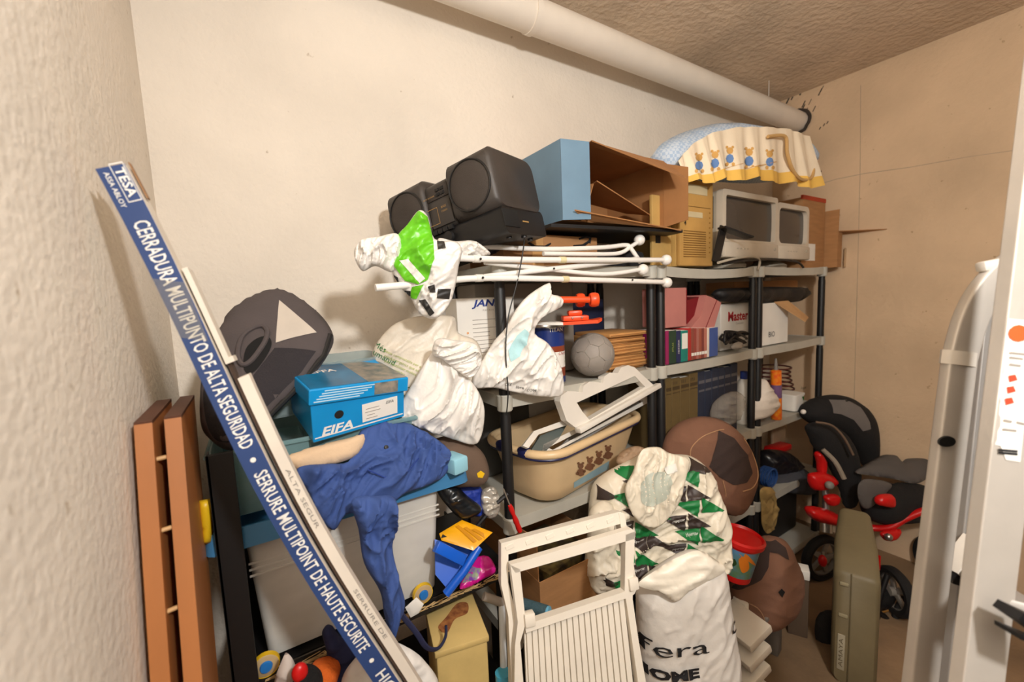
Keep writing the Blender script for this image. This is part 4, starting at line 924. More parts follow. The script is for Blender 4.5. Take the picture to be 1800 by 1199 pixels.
# paint tin
c = P_(976, 660, 1.20); r_ = .060; zt = P_(974, 574, 1.2).z
t = thing('paint_tin', 'blue and brown tin of wood varnish under the skateboard', 'tin', (c.x, 1.22, z))
TB_ = M('tin_blue', (30, 52, 120), .35); TBR = M('tin_brown', (140, 62, 34), .4)
mt = Matrix.Translation((c.x, 1.235, z+.001)); hh = zt-z
for nm, a0, a1, m_ in (('blue_base', 0, .12, TB_), ('brown_band', .12, .28, TBR), ('white_band', .28, .56, PAPER), ('brown_band', .56, .66, TBR), ('blue_top', .66, 1, TB_)):
    B().lathe([(r_, hh*a0), (r_, hh*a1)], 32, mt).out(nm, m_, t)
B().lathe([(r_+.002, hh*.985), (r_+.002, hh), (r_-.006, hh), (r_-.008, hh-.006), (0, hh-.006)], 32, mt).out('lid', STEEL, t)
B().lathe([(0, .0), (r_+.001, 0), (r_+.001, .004)], 32, mt).out('bottom_rim', STEEL, t)
plt = PL((c.x, 1.18, 0), -.35)
host = bpy.data.objects[[o for o in t.children if o.name.startswith('blue_top')][0].name]
text('lettering', 'TITAN', plt, plt.uv(978, 580), .014, WINK, host, host=host, off=.001, sub=.008, bold=.02)
hw = [o for o in t.children if o.name.startswith('white_band')][0]
text('lettering', 'Oxiron', plt, plt.uv(978, 616), .012, M('red_print', (170, 40, 30), .6), hw, host=hw, off=.001, sub=.008, shear=.3)
for k in range(3):
    decal('green_swatch', hw, plt, [(992, 618+8*k), (999, 617+8*k), (999, 623+8*k), (992, 624+8*k)], M('olive_swatch', (120, 130, 40), .6), off=.001, h=.008)
# football
FBG = M('ball_grey', (150, 142, 134), .6, .1, 60, .08); SEAM = M('ball_seam', (206, 196, 180), .8)
c = P_(1041, 617, 1.20); r_ = .085
dz = c.z-r_-z
c.z = z+r_+.002; r_b = r_
t = thing('football', 'worn grey football resting on the middle shelf', 'ball', (c.x, c.y, z))
B().ball(c, r_b*.985, seg=24).out('ball_core', SEAM, t)
ph = (1+5**.5)/2; ico = []
for a in (-1, 1):
    for b2 in (-ph, ph): ico += [Vector((0, a, b2)), Vector((a, b2, 0)), Vector((b2, 0, a))]
ico = [v.normalized() for v in ico]; el = min((ico[0]-v).length for v in ico[1:])
nbr = {i: [j for j in range(12) if j != i and abs((ico[i]-ico[j]).length-el) < .01] for i in range(12)}
cut = {(i, j): (ico[i]*2+ico[j])/3 for i in range(12) for j in nbr[i]}
polys = [[cut[(i, j)] for j in nbr[i]] for i in range(12)]
for i in range(12):
    for j in nbr[i]:
        for k in nbr[i]:
            if i < j < k and k in nbr[j]: polys.append([cut[(i, j)], cut[(j, i)], cut[(j, k)], cut[(k, j)], cut[(k, i)], cut[(i, k)]])
Rq = Matrix.Rotation(.4, 3, 'X') @ Matrix.Rotation(.7, 3, 'Z')
for p_ in polys:
    ct = sum(p_, Vector()).normalized()
    a0 = (p_[0]-ct*p_[0].dot(ct)).normalized(); a1 = ct.cross(a0)
    p_ = sorted(p_, key=lambda v: math.atan2(v.dot(a1), v.dot(a0))); n = len(p_); V = [ct]; Fc = []
    ring = []
    for i in range(n):
        for k in range(3): ring.append(p_[i].lerp(p_[(i+1) % n], k/3))
    m_ = len(ring)
    for f_ in (.5, .95): V += [(ct.lerp(v.normalized(), f_)) for v in ring]
    V = [Rq @ v.normalized()*r_b*1.004+c for v in V]+[Rq @ ct.lerp(v.normalized(), .99).normalized()*r_b*.98+c for v in ring]
    for i in range(m_):
        j = (i+1) % m_; Fc += [[0, 1+i, 1+j], [1+i, 1+m_+i, 1+m_+j, 1+j], [1+m_+i, 1+2*m_+i, 1+2*m_+j, 1+m_+j]]
    put('panel', V, Fc, FBG, t, 60)
# pile of brown envelopes
ENV = M('manila_paper', (206, 150, 88), .8, .05, 80, .1)
x0, x1 = at(1068, 600, Y=1.2).x, at(1134, 600, Y=1.2).x; rr = random.Random(11); zz = z+.001
for k in range(13):
    th = rr.uniform(.009, .014); dx = rr.uniform(-.012, .012); dy = rr.uniform(-.012, .012); mE = frame(((x0+x1)/2+dx, 1.31+dy, zz), rr.uniform(-.06, .06))
    lab = 'bottom bulging manila envelope of the pile beside the football' if k == 0 else ('topmost manila envelope of the pile beside the football' if k == 12 else 'manila envelope, %s from the bottom of the pile beside the football' % ['', 'second', 'third', 'fourth', 'fifth', 'sixth', 'seventh', 'eighth', 'ninth', 'tenth', 'eleventh', 'twelfth'][k])
    t = thing('envelope', lab, 'envelope', ((x0+x1)/2, 1.31, zz), 'manila envelopes in the pile')
    hw_ = (x1-x0)/2
    B(mE).box((-hw_, -.11, 0), (hw_, .11, th), .003).out('envelope_body', ENV, t, 30)
    B(mE).box((-hw_+.004, -.112, th*.35), (hw_-.004, -.1095, th*.55)).out('flap_edge', M('manila_dark', (160, 108, 56), .9), t, 0)
    zz += th+.0005
tag(B().box((1.21, 1.42, z+.001), (1.40, 1.54, z+.30), .004).out('navy_binder_box', M('navy_card', (26, 36, 66), .6)), 'dark navy box file standing behind the manila envelopes', 'box file')
# books and files of the second unit
rr = random.Random(4); yq = 1.165
edges = [1170, 1176, 1189, 1197, 1209.5, 1215, 1220, 1224.5, 1229, 1233.5, 1238, 1243, 1247, 1262]
specs = [('magenta', (150, 30, 90)), ('dark green', (34, 62, 46)), ('dark blue', (32, 40, 84)), ('teal', (14, 128, 116)), ('red', (176, 44, 42)), ('rust brown', (140, 74, 62)), ('brick red', (150, 66, 58)), ('dusty rose', (170, 106, 96)), ('terracotta', (158, 82, 64)), ('wine brown', (128, 60, 54)), ('salmon', (186, 116, 100)), ('white', (226, 214, 200)), ('blue', (60, 86, 150))]
for k, (nm, c_) in enumerate(specs):
    xa, xb = at(edges[k], 610, Y=yq).x+.0006, at(edges[k+1], 610, Y=yq).x-.0006; zt = at(edges[k], 582 if k < 4 else 577, Y=yq).z
    lab = {'magenta': 'magenta book at the end of the row under the pink files', 'dark green': 'dark green book in the row under the pink files', 'dark blue': 'dark blue book between the green and teal ones', 'teal': 'teal video case with a white label in the row', 'red': 'slim bright red case next to the teal one', 'white': 'slim white case next to the blue binder', 'blue': 'blue binder at the far end of the row of books'}.get(nm, 'slim %s case in the row of books' % nm)
    t = thing('book', lab, 'book', ((xa+xb)/2, 1.25, z), 'books on the middle shelf')
    bk = B().box((xa, yq, z+.001), (xb, yq+.16, zt), .0012).out('cover', M('book_'+nm.replace(' ', '_'), c_, .5), t, 20)
    B().box((xa+.0012, yq+.004, zt-.002), (xb-.0012, yq+.156, zt+.0006)).out('page_block', PAPER, t, 0)
    if nm == 'teal': B().box((xa+.006, yq-.0008, z+.06), (xb-.004, yq-.0002, zt-.012)).out('spine_label', PAPER, bk, 0)
    if k in (1, 2):
        pls = PL((0, yq, 0), 0); text('spine_title', ['', 'ATLAS', 'HISTORIA'][k], pls, ((xa+xb)/2, (z+zt)/2), .010, WINK if k == 2 else YGR, bk, ang=math.pi/2, off=.0012)
    if 5 <= k <= 10: B().box((xa+.001, yq-.0008, z+.02), (xb-.001, yq-.0002, z+.034)).out('spine_band', PAPER, bk, 0)
PINK = M('pink_card', (190, 122, 114), .75, .05, 60, .06); WINE = M('wine_card', (122, 14, 26), .6)
zt0 = at(1185, 578, Y=1.17).z+.004
t = thing('pink_box_file', 'upright pink box file standing on the row of books', 'box file', (at(1188, 560, Y=1.19).x, 1.25, zt0))
B().box((at(1170, 540, Y=1.19).x, 1.19, zt0), (at(1207, 540, Y=1.19).x, 1.32, at(1188, 506, Y=1.19).z), .003).out('file_body', PINK, t, 20)
B().box((at(1207, 540, Y=1.19).x-.004, 1.188, zt0+.01), (at(1207, 540, Y=1.19).x-.001, 1.1905, at(1188, 510, Y=1.19).z)).out('spine_crease', WINE, t, 0)
pl = PL(at(1230, 550, Y=1.22), 0)
tag(B().prism(pl, pl.uvs([(1208, 576), (1208, 528), (1240, 518), (1248, 532), (1216, 578)]), -.10, .0).out('wine_folder', WINE, smooth=0), 'dark red folder leaning between the two pink files', 'folder')
pl = PL(at(1240, 550, Y=1.185), 0)
t = thing('leaning_pink_file', 'pink box file leaning towards the white box', 'box file', pl.p((0, -.05)))
B().prism(pl, pl.uvs([(1214, 577), (1232, 555), (1241, 519), (1252, 523), (1268, 532), (1255, 577)]), -.12, .0).out('file_body', PINK, t, 0)
B().bar(pl.p(pl.uv(1240, 577), .001), pl.p(pl.uv(1260, 527), .001), .003, .002, tuple(pl.n)).out('spine_crease', WINE, t, 0)
# white boxes of units two and three
t = thing('master_box', 'white product box with red lettering behind the double posts', 'box', (at(1300, 600, Y=1.22).x, 1.3, z))
xa, xb = at(1267, 560, Y=1.24).x, at(1341, 560, Y=1.175).x-.006; h = B().box((xa, 1.24, z+.001), (xb, 1.48, at(1290, 533, Y=1.24).z), .003).out('box_body', PAPER, t, 0)
plm = PL((0, 1.24, 0), 0); text('lettering', 'Master', plm, plm.uv(1297, 556), .048, M('red_letter', (178, 24, 34), .6), h, bold=.03); text('lettering', 'Comandes', plm, plm.uv(1300, 568), .012, GINK, h)
t = thing('white_flap_carton', 'white carton with an open brown flap near the far wall', 'carton', (at(1370, 600, Y=1.19).x, 1.3, z))
xa, xb = at(1341, 560, Y=1.175).x, at(1369, 560, Y=1.175).x; xb = xa+.30; zt = at(1355, 533, Y=1.175).z
h = B().box((xa, 1.185, z+.001), (xb, 1.45, zt), .003).out('box_body', PAPER, t, 0)
plm = PL((0, 1.185, 0), 0); text('lettering', 'BIO', plm, plm.uv(1356, 588), .03, INK, h)
P = [Vector((xb-.16, 1.187, zt+.002)), Vector((xb, 1.187, zt+.002)), Vector((xb+.12, 1.13, zt-.10)), Vector((xb-.02, 1.09, zt-.115))]
B().add(P+[p_+Vector((0, 0, .004)) for p_ in P], [(3, 2, 1, 0), (4, 5, 6, 7), (0, 1, 5, 4), (1, 2, 6, 5), (2, 3, 7, 6), (3, 0, 4, 7)]).out('brown_flap', M('flap_tan', (200, 156, 108), .8), t, 0)
pl = PL(at(1335, 520, Y=1.21), 0, .2)
tag(puff('black_garment_bag', pl, [(1254, 518), (1262, 508), (1300, 506), (1360, 504), (1400, 506), (1414, 516), (1410, 528), (1380, 532), (1320, 532), (1270, 530)], .05, M('black_nylon', (20, 19, 21), .6, .15, 60), fold=.012, fs=16, cells=40), 'black nylon bag lying across the two white boxes', 'bag')
t = carton(at(1290, 500, Y=1.33).x, at(1402, 500, Y=1.33).x, 1.33, 1.5, at(1340, 515, Y=1.33).z, at(1340, 494, Y=1.33).z, 'low brown carton behind the black nylon bag')
rr = random.Random(8)
for k in range(4):
    pts = [P_(rr.uniform(1264, 1314), rr.uniform(582, 606), rr.uniform(1.14, 1.2)) for _ in range(7)]
    for p_ in pts: p_.z = max(p_.z, z+.008)
    tag(B().tube(smoothpath(pts, 5), .006, 7).out('tangled_cable', BLACK), 'black cable in the tangle in front of the white box', 'cable', 'tangled black cables on the middle shelf')
tag(puff('grey_mouse', PL(P_(1294, 607, 1.15), -.4, .9), [(1284, 608), (1294, 602), (1306, 606), (1302, 613), (1288, 613)], .014, M('mouse_grey', (150, 142, 132), .5), cells=14), 'small grey gadget among the black cables', 'gadget')
# ================================================================== THIRD SHELF
z = ZC_; yq = 1.185
OLV = M('olive_cloth', (104, 84, 46), .8, .1, 200, .1); NAV = M('navy_cloth_binding', (36, 44, 64), .7, .1, 200, .1); GLD = M('dark_gilt', (70, 54, 30), .6); NVL = M('pale_title', (92, 92, 98), .6)
ed = [1170, 1181, 1196, 1212, 1227, 1239, 1251, 1262, 1273, 1284, 1296]
for k in range(10):
    xa, xb = at(ed[k], 720, Y=yq).x+.0008, at(ed[k+1], 720, Y=yq).x-.0008; zt = z+(.36 if k < 4 else .365)-.006*(k % 3)
    zt = min(zt, ZS[1]-.035)
    o_ = k < 4; lab = ('thin olive book at the end of the row by the post', 'olive encyclopedia volume second from the post', 'olive encyclopedia volume third from the post', 'olive encyclopedia volume touching the navy ones', 'navy volume touching the olive ones', 'second navy volume in the row', 'third navy volume in the row', 'fourth navy volume in the row', 'fifth navy volume in the row', 'last navy volume before the double posts')[k]
    t = thing('encyclopedia_volume', lab, 'book', ((xa+xb)/2, 1.3, z), 'encyclopedia volumes on the third shelf')
    bk = B().box((xa, yq, z+.001), (xb, yq+.22, zt), .003).out('binding', OLV if o_ else NAV, t, 20)
    B().box((xa+.003, yq+.008, zt-.002), (xb-.003, yq+.215, zt+.0006)).out('page_block', PAPER, t, 0)
    for zz in ((.30, .316), (.285, .289)) if o_ else ((.30, .315), (.26, .27)):
        B().box((xa+.004, yq-.0008, z+zz[0]), (xb-.004, yq-.0001, z+zz[1])).out('spine_band', GLD if o_ else NVL, bk, 0)
    if k in (1, 2, 3):
        for q in range(3): B().box((xa+.008+.012*q, yq-.0008, z+.325), (xa+.013+.012*q, yq-.0001, z+.34)).out('spine_ornament', GLD, bk, 0)
pl = PL(P_(1277, 720, 1.13), -.3)
tag(puff('clear_plastic_bag', pl, [(1250, 735), (1256, 708), (1280, 690), (1300, 690), (1303, 712), (1294, 738), (1270, 748)], .05, clear('cellophane', (220, 214, 206), .22, .08), fold=.012, fs=30, cells=26), 'crumpled clear bag in front of the navy volumes', 'bag')
t = thing('white_bottle', 'white bottle with a blue cap beside the double posts', 'bottle', (P_(1307, 740, 1.24).x, 1.24, z))
mt = Matrix.Translation((P_(1307, 740, 1.24).x, 1.24, z+.001)); B().lathe([(0, 0), (.04, 0), (.042, .02), (.042, .2), (.03, .235), (.018, .25), (0, .25)], 22, mt).out('bottle_body', WHITE, t)
B().lathe([(.02, .25), (.02, .29), (0, .29)], 16, mt).out('cap', NAVYI, t)
pl = PL(P_(1345, 700, 1.17), -.2, .2)
tag(puff('white_paper_bag', pl, [(1318, 735), (1320, 690), (1334, 665), (1352, 680), (1366, 712), (1356, 728), (1336, 738)], .05, M('paper_bag_white', (222, 210, 196), .8, .2, 40), fold=.008, fs=20, cells=20), 'white paper bag slumped behind the double posts', 'bag')
c = P_(1367, 714, 1.16); t = thing('sealant_tube', 'orange sealant cartridge with a grey nozzle on the third shelf', 'cartridge', (c.x, 1.16, z))
ht = P_(1366, 652, 1.16).z-z; mt = Matrix.Translation((c.x, 1.165, z+.001)) @ Matrix.Rotation(-.06, 4, 'Y')
h = B().lathe([(0, 0), (.027, 0), (.027, ht), (.012, ht+.006), (0, ht+.006)], 22, mt).out('cartridge_body', M('orange_print', (226, 84, 30), .35, 0, 10, .3, 40, c2=(236, 160, 30)), t)
B().lathe([(.0275, ht*.45), (.0275, ht*.72)], 22, mt).out('violet_label', M('violet_label', (110, 80, 120), .4), t)
B().lathe([(.011, ht+.006), (.005, ht+.07), (0, ht+.07)], 14, mt).out('nozzle', M('nozzle_grey', (130, 124, 118), .5), t)
pl = PL(P_(1366, 680, 1.30), -.2)
t = thing('wicker_basket', 'dark reddish wire basket behind the orange cartridge', 'basket', (P_(1366, 700, 1.3).x, 1.3, z))
mt = Matrix.Translation((P_(1366, 700, 1.34).x, 1.36, z+.001)); BSK = M('dark_red_wire', (88, 34, 28), .6)
for k in range(9): rk = .10+.012*math.sin(k*.7); B().tube([mt @ Vector((rk*math.cos(a*.35), rk*math.sin(a*.35), .012+k*.027)) for a in range(18)], .005, 6, closed=True).out('hoop', BSK, t)
B().lathe([(0, 0), (.10, 0), (.105, .01)], 20, mt).out('basket_base', BSK, t)
c = P_(1407, 705, 1.16); t = thing('white_tub', 'small white tub with handwriting and a green mark', 'tub', (c.x, 1.2, z))
h = loft(B(), [[(x, y, z+.001) for x, y in rrect(c.x-.055, c.x+.055, 1.165, 1.265, .02)], [(x, y, z+.088) for x, y in rrect(c.x-.06, c.x+.06, 1.16, 1.27, .02)]]).out('tub_body', PAPER, t)
loft(B(), [[(x, y, z+.088) for x, y in rrect(c.x-.063, c.x+.063, 1.157, 1.273, .02)], [(x, y, z+.10) for x, y in rrect(c.x-.063, c.x+.063, 1.157, 1.273, .02)]]).out('lid', PAPER, t)
plm = PL((0, 1.16, 0), 0); text('handwriting', 'Frijon', plm, plm.uv(1411, 682), .02, INK, h, shear=.3, off=.003)
decal('green_mark', h, plm, [(1409, 698), (1415, 692), (1421, 694), (1421, 703), (1413, 705)], M('green_mark', (30, 120, 40), .6), off=.003)
# ---- baby bathtub
TUBC = M('bathtub_cream', (226, 196, 152), .35, .02, 30, .05); TNAV = M('tub_navy', (34, 36, 84), .4)
tcx, tcy = 1.075, 1.305; yw = .225
t = thing('baby_bathtub', 'cream baby bathtub with navy rim line and bear sticker', 'bathtub', (tcx, tcy, ZC_))
Mt = frame((tcx, tcy, ZC_+.002), yw)
def trr(hx, hy, r, zz, n=8): return [(x, y, zz) for x, y in rrect(-hx, hx, -hy, hy, r, n)]
ZR = .205
secs = [trr(.25, .10, .07, 0), trr(.272, .118, .08, .012), trr(.285, .13, .085, .06), trr(.322, .160, .095, ZR-.02), trr(.326, .164, .10, ZR)]
secs2 = [trr(.318, .156, .09, ZR), trr(.28, .125, .08, .07), trr(.265, .112, .075, .022), trr(.24, .09, .06, .012)]
h = loft(B(Mt), secs+secs2).out('tub_shell', TUBC, t, 60)
rim = [Mt @ Vector(p_) for p_ in trr(.334, .172, .105, ZR+.004, 10)]
B().tube(rim, .017, 10, asp=.9, closed=True).out('rim', TUBC, t, 80)
B().tube([p_-Vector((0, 0, .015)) for p_ in [Mt @ Vector(p_) for p_ in trr(.338, .176, .105, ZR+.004, 10)]], .006, 6, closed=True).out('navy_line', TNAV, t)
for ya in (-.06, .05): B().bar(Mt @ Vector((-.334, ya-.022, ZR+.006)), Mt @ Vector((-.334, ya+.022, ZR+.006)), .037, .036, (0, 0, 1), .012).out('navy_grip', TNAV, t)
pls = PL(P_(1050, 815, 1.12), .225)
decal('blue_base_print', h, pls, [(1008, 848), (1070, 810), (1070, 824), (1008, 858)], M('sticker_blue', (150, 182, 194), .5), off=.002, h=.012)
for x, y in ((1020, 826), (1036, 816), (1052, 806), (1068, 796)):
    for dx, dy, r_ in ((0, 4, 7), (0, -7, 5), (-4, -12, 2.2), (4, -12, 2.2), (-6, 6, 3), (6, 2, 3)):
        decal('bear_print', h, pls, [(x+dx+r_*math.cos(a*.785), y+dy+r_*math.sin(a*.785)) for a in range(8)], M('sticker_brown', (130, 88, 62), .6), off=.003, h=.012)
# white panels in the bathtub
FRW = M('frame_white', (228, 222, 212), .4, 0, 10, .04)
pl = PL(P_(1070, 720, 1.125), .05, .12)
t = thing('cloud_frame', 'white toy frame with scalloped cloud edge sticking out of the bathtub', 'frame', pl.p((0, -.1)))
outer = [(984, 706), (986, 696), (997, 688), (1010, 688), (1024, 690), (1026, 678), (1036, 671), (1052, 672), (1060, 674), (1062, 662), (1072, 655), (1086, 656), (1092, 646), (1104, 642), (1116, 646), (1126, 656), (1150, 678), (1140, 688), (1012, 752), (996, 740)]
hole = [(1014, 708), (1116, 661), (1134, 680), (1036, 738), (1024, 724)]
B().prism(pl, pl.uvs(outer), -.03, .0, holes=[pl.uvs(hole)]).out('cloud_panel', FRW, t, 30)
B().bar(pl.p(pl.uv(1014, 757), .004), pl.p(pl.uv(1156, 677), .004), .02, .03, tuple(pl.n), .003).out('base_bar', FRW, t)
pl = PL(P_(1060, 750, 1.17), .1, .5)
for k, (pts, hl, lab) in enumerate((([(955, 792), (958, 780), (1148, 690), (1150, 700), (1140, 708), (972, 796)], [(966, 786), (1130, 702), (1134, 704), (974, 790)], 'long narrow white frame slanting out of the bathtub'),
                                ([(914, 786), (934, 760), (990, 740), (996, 748), (942, 766), (924, 790)], None, 'short white frame leaning in the near end of the bathtub'),
                                ([(936, 791), (952, 765), (1000, 744), (985, 770), (962, 792)], None, 'pale glass panel between the white frames'))):
    t = thing(['white_picture_frame', 'white_picture_frame', 'picture_glass'][k], lab, ['frame', 'frame', 'panel'][k], pl.p((0, -.05)))
    B().prism(pl, pl.uvs(pts), -.02+.025*(k == 1), -.008+.025*(k == 1), holes=[pl.uvs(hl)] if hl else ()).out('panel_body', FRW if k < 2 else M('dark_glass', (96, 106, 104), .15), t, 0)
pl = PL(P_(1090, 750, 1.20), .05, .55)
tag(B().prism(pl, pl.uvs([(985, 785), (1010, 760), (1122, 700), (1128, 712), (1000, 790)]), -.02, -.005).out('grey_board', M('panel_grey', (150, 146, 140), .5), smooth=0), 'flat grey panel lying inside the bathtub', 'panel')
tag(B(frame((.86, 1.47, ZC_+.001))).box((-.15, .02, 0), (.15, .07, .36), .01).out('dark_grey_crate', M('crate_grey', (84, 82, 78), .6)), 'dark grey crate behind the baby bathtub', 'crate')
# ================================================================== LOWER SHELVES AND THE HEAP IN FRONT
# open brown carton on the fourth shelf
xa, xb = max(.73, at(922, 1030, Y=1.06).x), at(1080, 1000, Y=1.06).x
zt = at(1000, 1000, Y=1.06).z
t = carton(xa, xb, 1.06, 1.45, ZD+.001, zt, 'open brown carton on the fourth shelf behind the white chair')
P = [Vector((xa+.002, 1.07, zt)), Vector((xa+.002, 1.44, zt)), Vector((xa-.0, 1.42, zt+.11)), Vector((xa+.02, 1.10, zt+.13))]
B().add(P+[p_+Vector((.004, 0, 0)) for p_ in P], [(3, 2, 1, 0), (4, 5, 6, 7), (0, 1, 5, 4), (1, 2, 6, 5), (2, 3, 7, 6), (3, 0, 4, 7)]).out('flap', CARD, t, 0)
tag(B(frame(((xa+xb)/2, 1.25, ZD+.01), .2)).box((-.12, -.12, 0), (.12, .12, zt-ZD-.04), .005).out('dark_album', M('album_dark', (52, 44, 34), .4, 0, 10, .5, 30, c2=(120, 104, 60))), 'dark glossy album lying inside the brown carton', 'album')
pl = PL(P_(1100, 800, 1.11), -.2, .5)
tag(puff('crumpled_tan_bag', pl, [(1085, 815), (1092, 794), (1120, 784), (1142, 796), (1150, 815), (1120, 826)], .03, M('tan_bag', (168, 140, 112), .6, .1, 50), fold=.012, fs=30, cells=22), 'crumpled tan wrapper between the bathtub and the brown seat', 'wrapper')
# ---- white folding chair
CHW = M('chair_white', (230, 222, 208), .45, .02, 40, .03)
pl = PL(at(1000, 1010, d=1.12), -.28, .22)
t = thing('folding_chair', 'white plastic folding chair with ribbed panel leaning on the shelf', 'chair', (pl.o.x, pl.o.y-.15, 0))
def bars(pts, name, d0, d1): return B().prism(pl, pl.uvs(pts), d0, d1).out(name, CHW, t, 30)
bars([(884, 960), (1096, 903), (1104, 906), (1108, 922), (897, 980), (886, 976)], 'rear_top_bar', -.05, -.022)
bars([(1094, 905), (1104, 906), (1124, 1016), (1129, 1036), (1122, 1050), (1112, 1057), (1106, 1046), (1113, 1032), (1110, 1010)], 'rear_side_bar', -.05, -.02)
bars([(884, 960), (897, 976), (897, 1030), (910, 1084), (918, 1199), (930, 1600), (908, 1600), (902, 1199), (897, 1090), (884, 1034)], 'rear_side_bar', -.05, -.02)
bars([(895, 990), (1106, 927), (1112, 932), (1112, 945), (904, 1004)], 'front_top_bar', -.012, .012)
bars([(895, 990), (912, 998), (922, 1092), (912, 1125), (918, 1199), (935, 1600), (912, 1600), (902, 1199), (903, 1130), (908, 1090)], 'front_side_bar', -.012, .012)
bars([(1096, 938), (1112, 932), (1108, 1050), (1118, 1120), (1132, 1199), (1150, 1500), (1128, 1520), (1118, 1199), (1098, 1060), (1094, 1040)], 'front_side_bar', -.012, .012)
bars([(920, 1094), (1094, 1036), (1096, 1048), (922, 1108)], 'seat_front_bar', -.012, .014)
n = 17
for k in range(n):
    f0, f1 = (k+.1)/n, (k+.88)/n
    L = lambda a, b2, f_: (a[0]*(1-f_)+b2[0]*f_, a[1]*(1-f_)+b2[1]*f_)
    q = [L((924, 1110), (1096, 1050), f0), L((924, 1110), (1096, 1050), f1), L((938, 1420), (1130, 1360), f1), L((938, 1420), (1130, 1360), f0)]
    B().prism(pl, pl.uvs(q), -.004, .004).out('seat_slat', CHW, t, 0)
B().prism(pl, pl.uvs([(922, 1108), (1097, 1048), (1132, 1362), (936, 1424)]), -.012, -.004).out('seat_backing', CHW, t, 0)
for x, y in ((1108, 1022), (928, 1084)): c = pl.p(pl.uv(x, y), .01); B(frame(c, -.28, -.2)).box((-.014, -.012, -.016), (.014, .012, .016), .003).out('hinge_block', CHW, t)
for k in range(6):
    a = pl.uv(900+k*36, 968-k*9.6); B().bar(pl.p((a[0]-.012, a[1]), -.021), pl.p((a[0]+.012, a[1]+.006), -.021), .012, .003, tuple(pl.n), .001).out('rail_lug', CHW, t, 0)
# ---- triangle-pattern bag
pl = PL(at(1160, 900, d=1.58), -.5, .1)
TGR = M('bag_green', (18, 122, 60), .5); TBK = M('bag_brown_black', (58, 46, 42), .5); CREAM = M('bag_cream', (230, 220, 200), .45, .1, 60, .05)
t = thing('triangle_print_bag', 'white shopping bag printed with green and black triangles on the heap', 'bag', pl.o-Vector((0, 0, .15)))
OUTL = [(1040, 880), (1075, 828), (1145, 796), (1215, 806), (1256, 862), (1278, 955), (1272, 996), (1150, 1026), (1050, 1036), (1032, 1000)]
h = puff('bag_body', pl, [(1036, 880), (1045, 848), (1075, 825), (1110, 808), (1145, 792), (1180, 798), (1215, 802), (1246, 826), (1260, 862), (1276, 905), (1282, 955), (1276, 1000), (1230, 1015), (1150, 1030), (1090, 1030), (1050, 1044), (1028, 1010), (1032, 940)], .085, CREAM, t, fold=.018, fs=12, fdir=.5, cells=90, R=.11)
rr = random.Random(21)
k = 0; y = 812
for j in range(10):
    st = 46; x = 1024+(j % 2)*23
    while x < 1285:
        sk = (x-1150)*-.12; m_ = (TGR, TBK)[(j+(x > 1150)) % 2 if k % 5 else k % 2]; jy = rr.uniform(-3, 3)
        q = [(x, y+sk+jy), (x+st*.95, y+sk-5+jy), (x+st*.9, y+sk+25+jy)] if k % 2 else [(x, y+sk-2+jy), (x+st*.9, y+sk+22+jy), (x+1, y+sk+26+jy)]
        mid = (sum(p_[0] for p_ in q)/3, sum(p_[1] for p_ in q)/3)
        if inside(mid, OUTL):
            dd = decal('triangle_print', h, pl, q, m_, off=.005, h=.005)
            if dd and j > 3 and k % 2: text('bag_lettering', 'Hipercor', pl, pl.uv(x+st*.62, y+sk+4+jy), .009, WINK, dd, host=h, off=.0075, ang=.12, sub=.006, shear=.3, width=.045)
        x += st; k += 1
    y += 25
pl2 = PL(at(1160, 880, d=1.46), -.45, .25)
hd = puff('folded_mouth', pl2, [(1098, 862), (1112, 830), (1122, 802), (1134, 788), (1158, 786), (1176, 796), (1200, 802), (1212, 812), (1206, 840), (1196, 880), (1180, 905), (1160, 925), (1136, 926), (1112, 905)], .018, CREAM, t, fold=.010, fs=22, fdir=1.3, fstr=4, cells=64)
decal('mouth_shadow_fold', hd, pl2, [(1130, 845), (1148, 830), (1172, 832), (1182, 850), (1172, 876), (1150, 890), (1130, 886), (1126, 866)], M('shaded_lining', (190, 196, 182), .5, .1, 40, .1), off=.002, h=.008, smoothed=True)  # lining in the bag mouth, its shade put into the colour
decal('paper_scrap', hd, pl2, [(1166, 822), (1186, 814), (1190, 828), (1172, 834)], PAPER, off=.006, h=.01)
puff('bag_side_fold', PL(at(1060, 930, d=1.50), -.4), [(1036, 900), (1060, 880), (1082, 892), (1090, 925), (1088, 1000), (1070, 1034), (1044, 1040), (1028, 1005), (1032, 950)], .035, CREAM, t, fold=.016, fs=18, fdir=1.3, cells=54)
# ---- brown child seat, upper and lower pieces
BRN = M('brown_velour', (128, 90, 70), .95, .12, 160, .08); BRD = M('brown_velour_dark', (58, 44, 40), .95, .12, 160, .06); PIPING = M('pale_piping', (184, 142, 104), .7)
pl = PL(at(1250, 820, d=1.82), -.5, .15)
t = thing('brown_child_seat', 'brown velour child seat back with dark patch behind the triangle bag', 'child seat', pl.o-Vector((0, 0, .2)))
h = puff('padded_shell', pl, [(1164, 790), (1172, 764), (1195, 742), (1232, 732), (1272, 740), (1306, 768), (1326, 815), (1328, 850), (1316, 886), (1296, 906), (1268, 900), (1230, 870), (1190, 850), (1168, 820)], .07, BRN, t, cells=50, dome=.45, fold=.005, fs=9)
decal('dark_patch', h, pl, [(1262, 756), (1290, 770), (1314, 800), (1322, 832), (1312, 848), (1288, 852), (1264, 838), (1246, 820), (1256, 790)], BRD, off=.004, h=.008)
def line_on(h, pl, pts, r, mat, name):
    q = [onto(h, pl, p_, .002) for p_ in pl.uvs(pts)]; q = [x for x in q if x]
    if len(q) > 2: B().tube(smoothpath(q, 4), r, 6).out(name, mat, h)
line_on(h, pl, [(1200, 800), (1202, 782), (1220, 764), (1246, 754), (1262, 752)], .002, PIPING, 'seam')
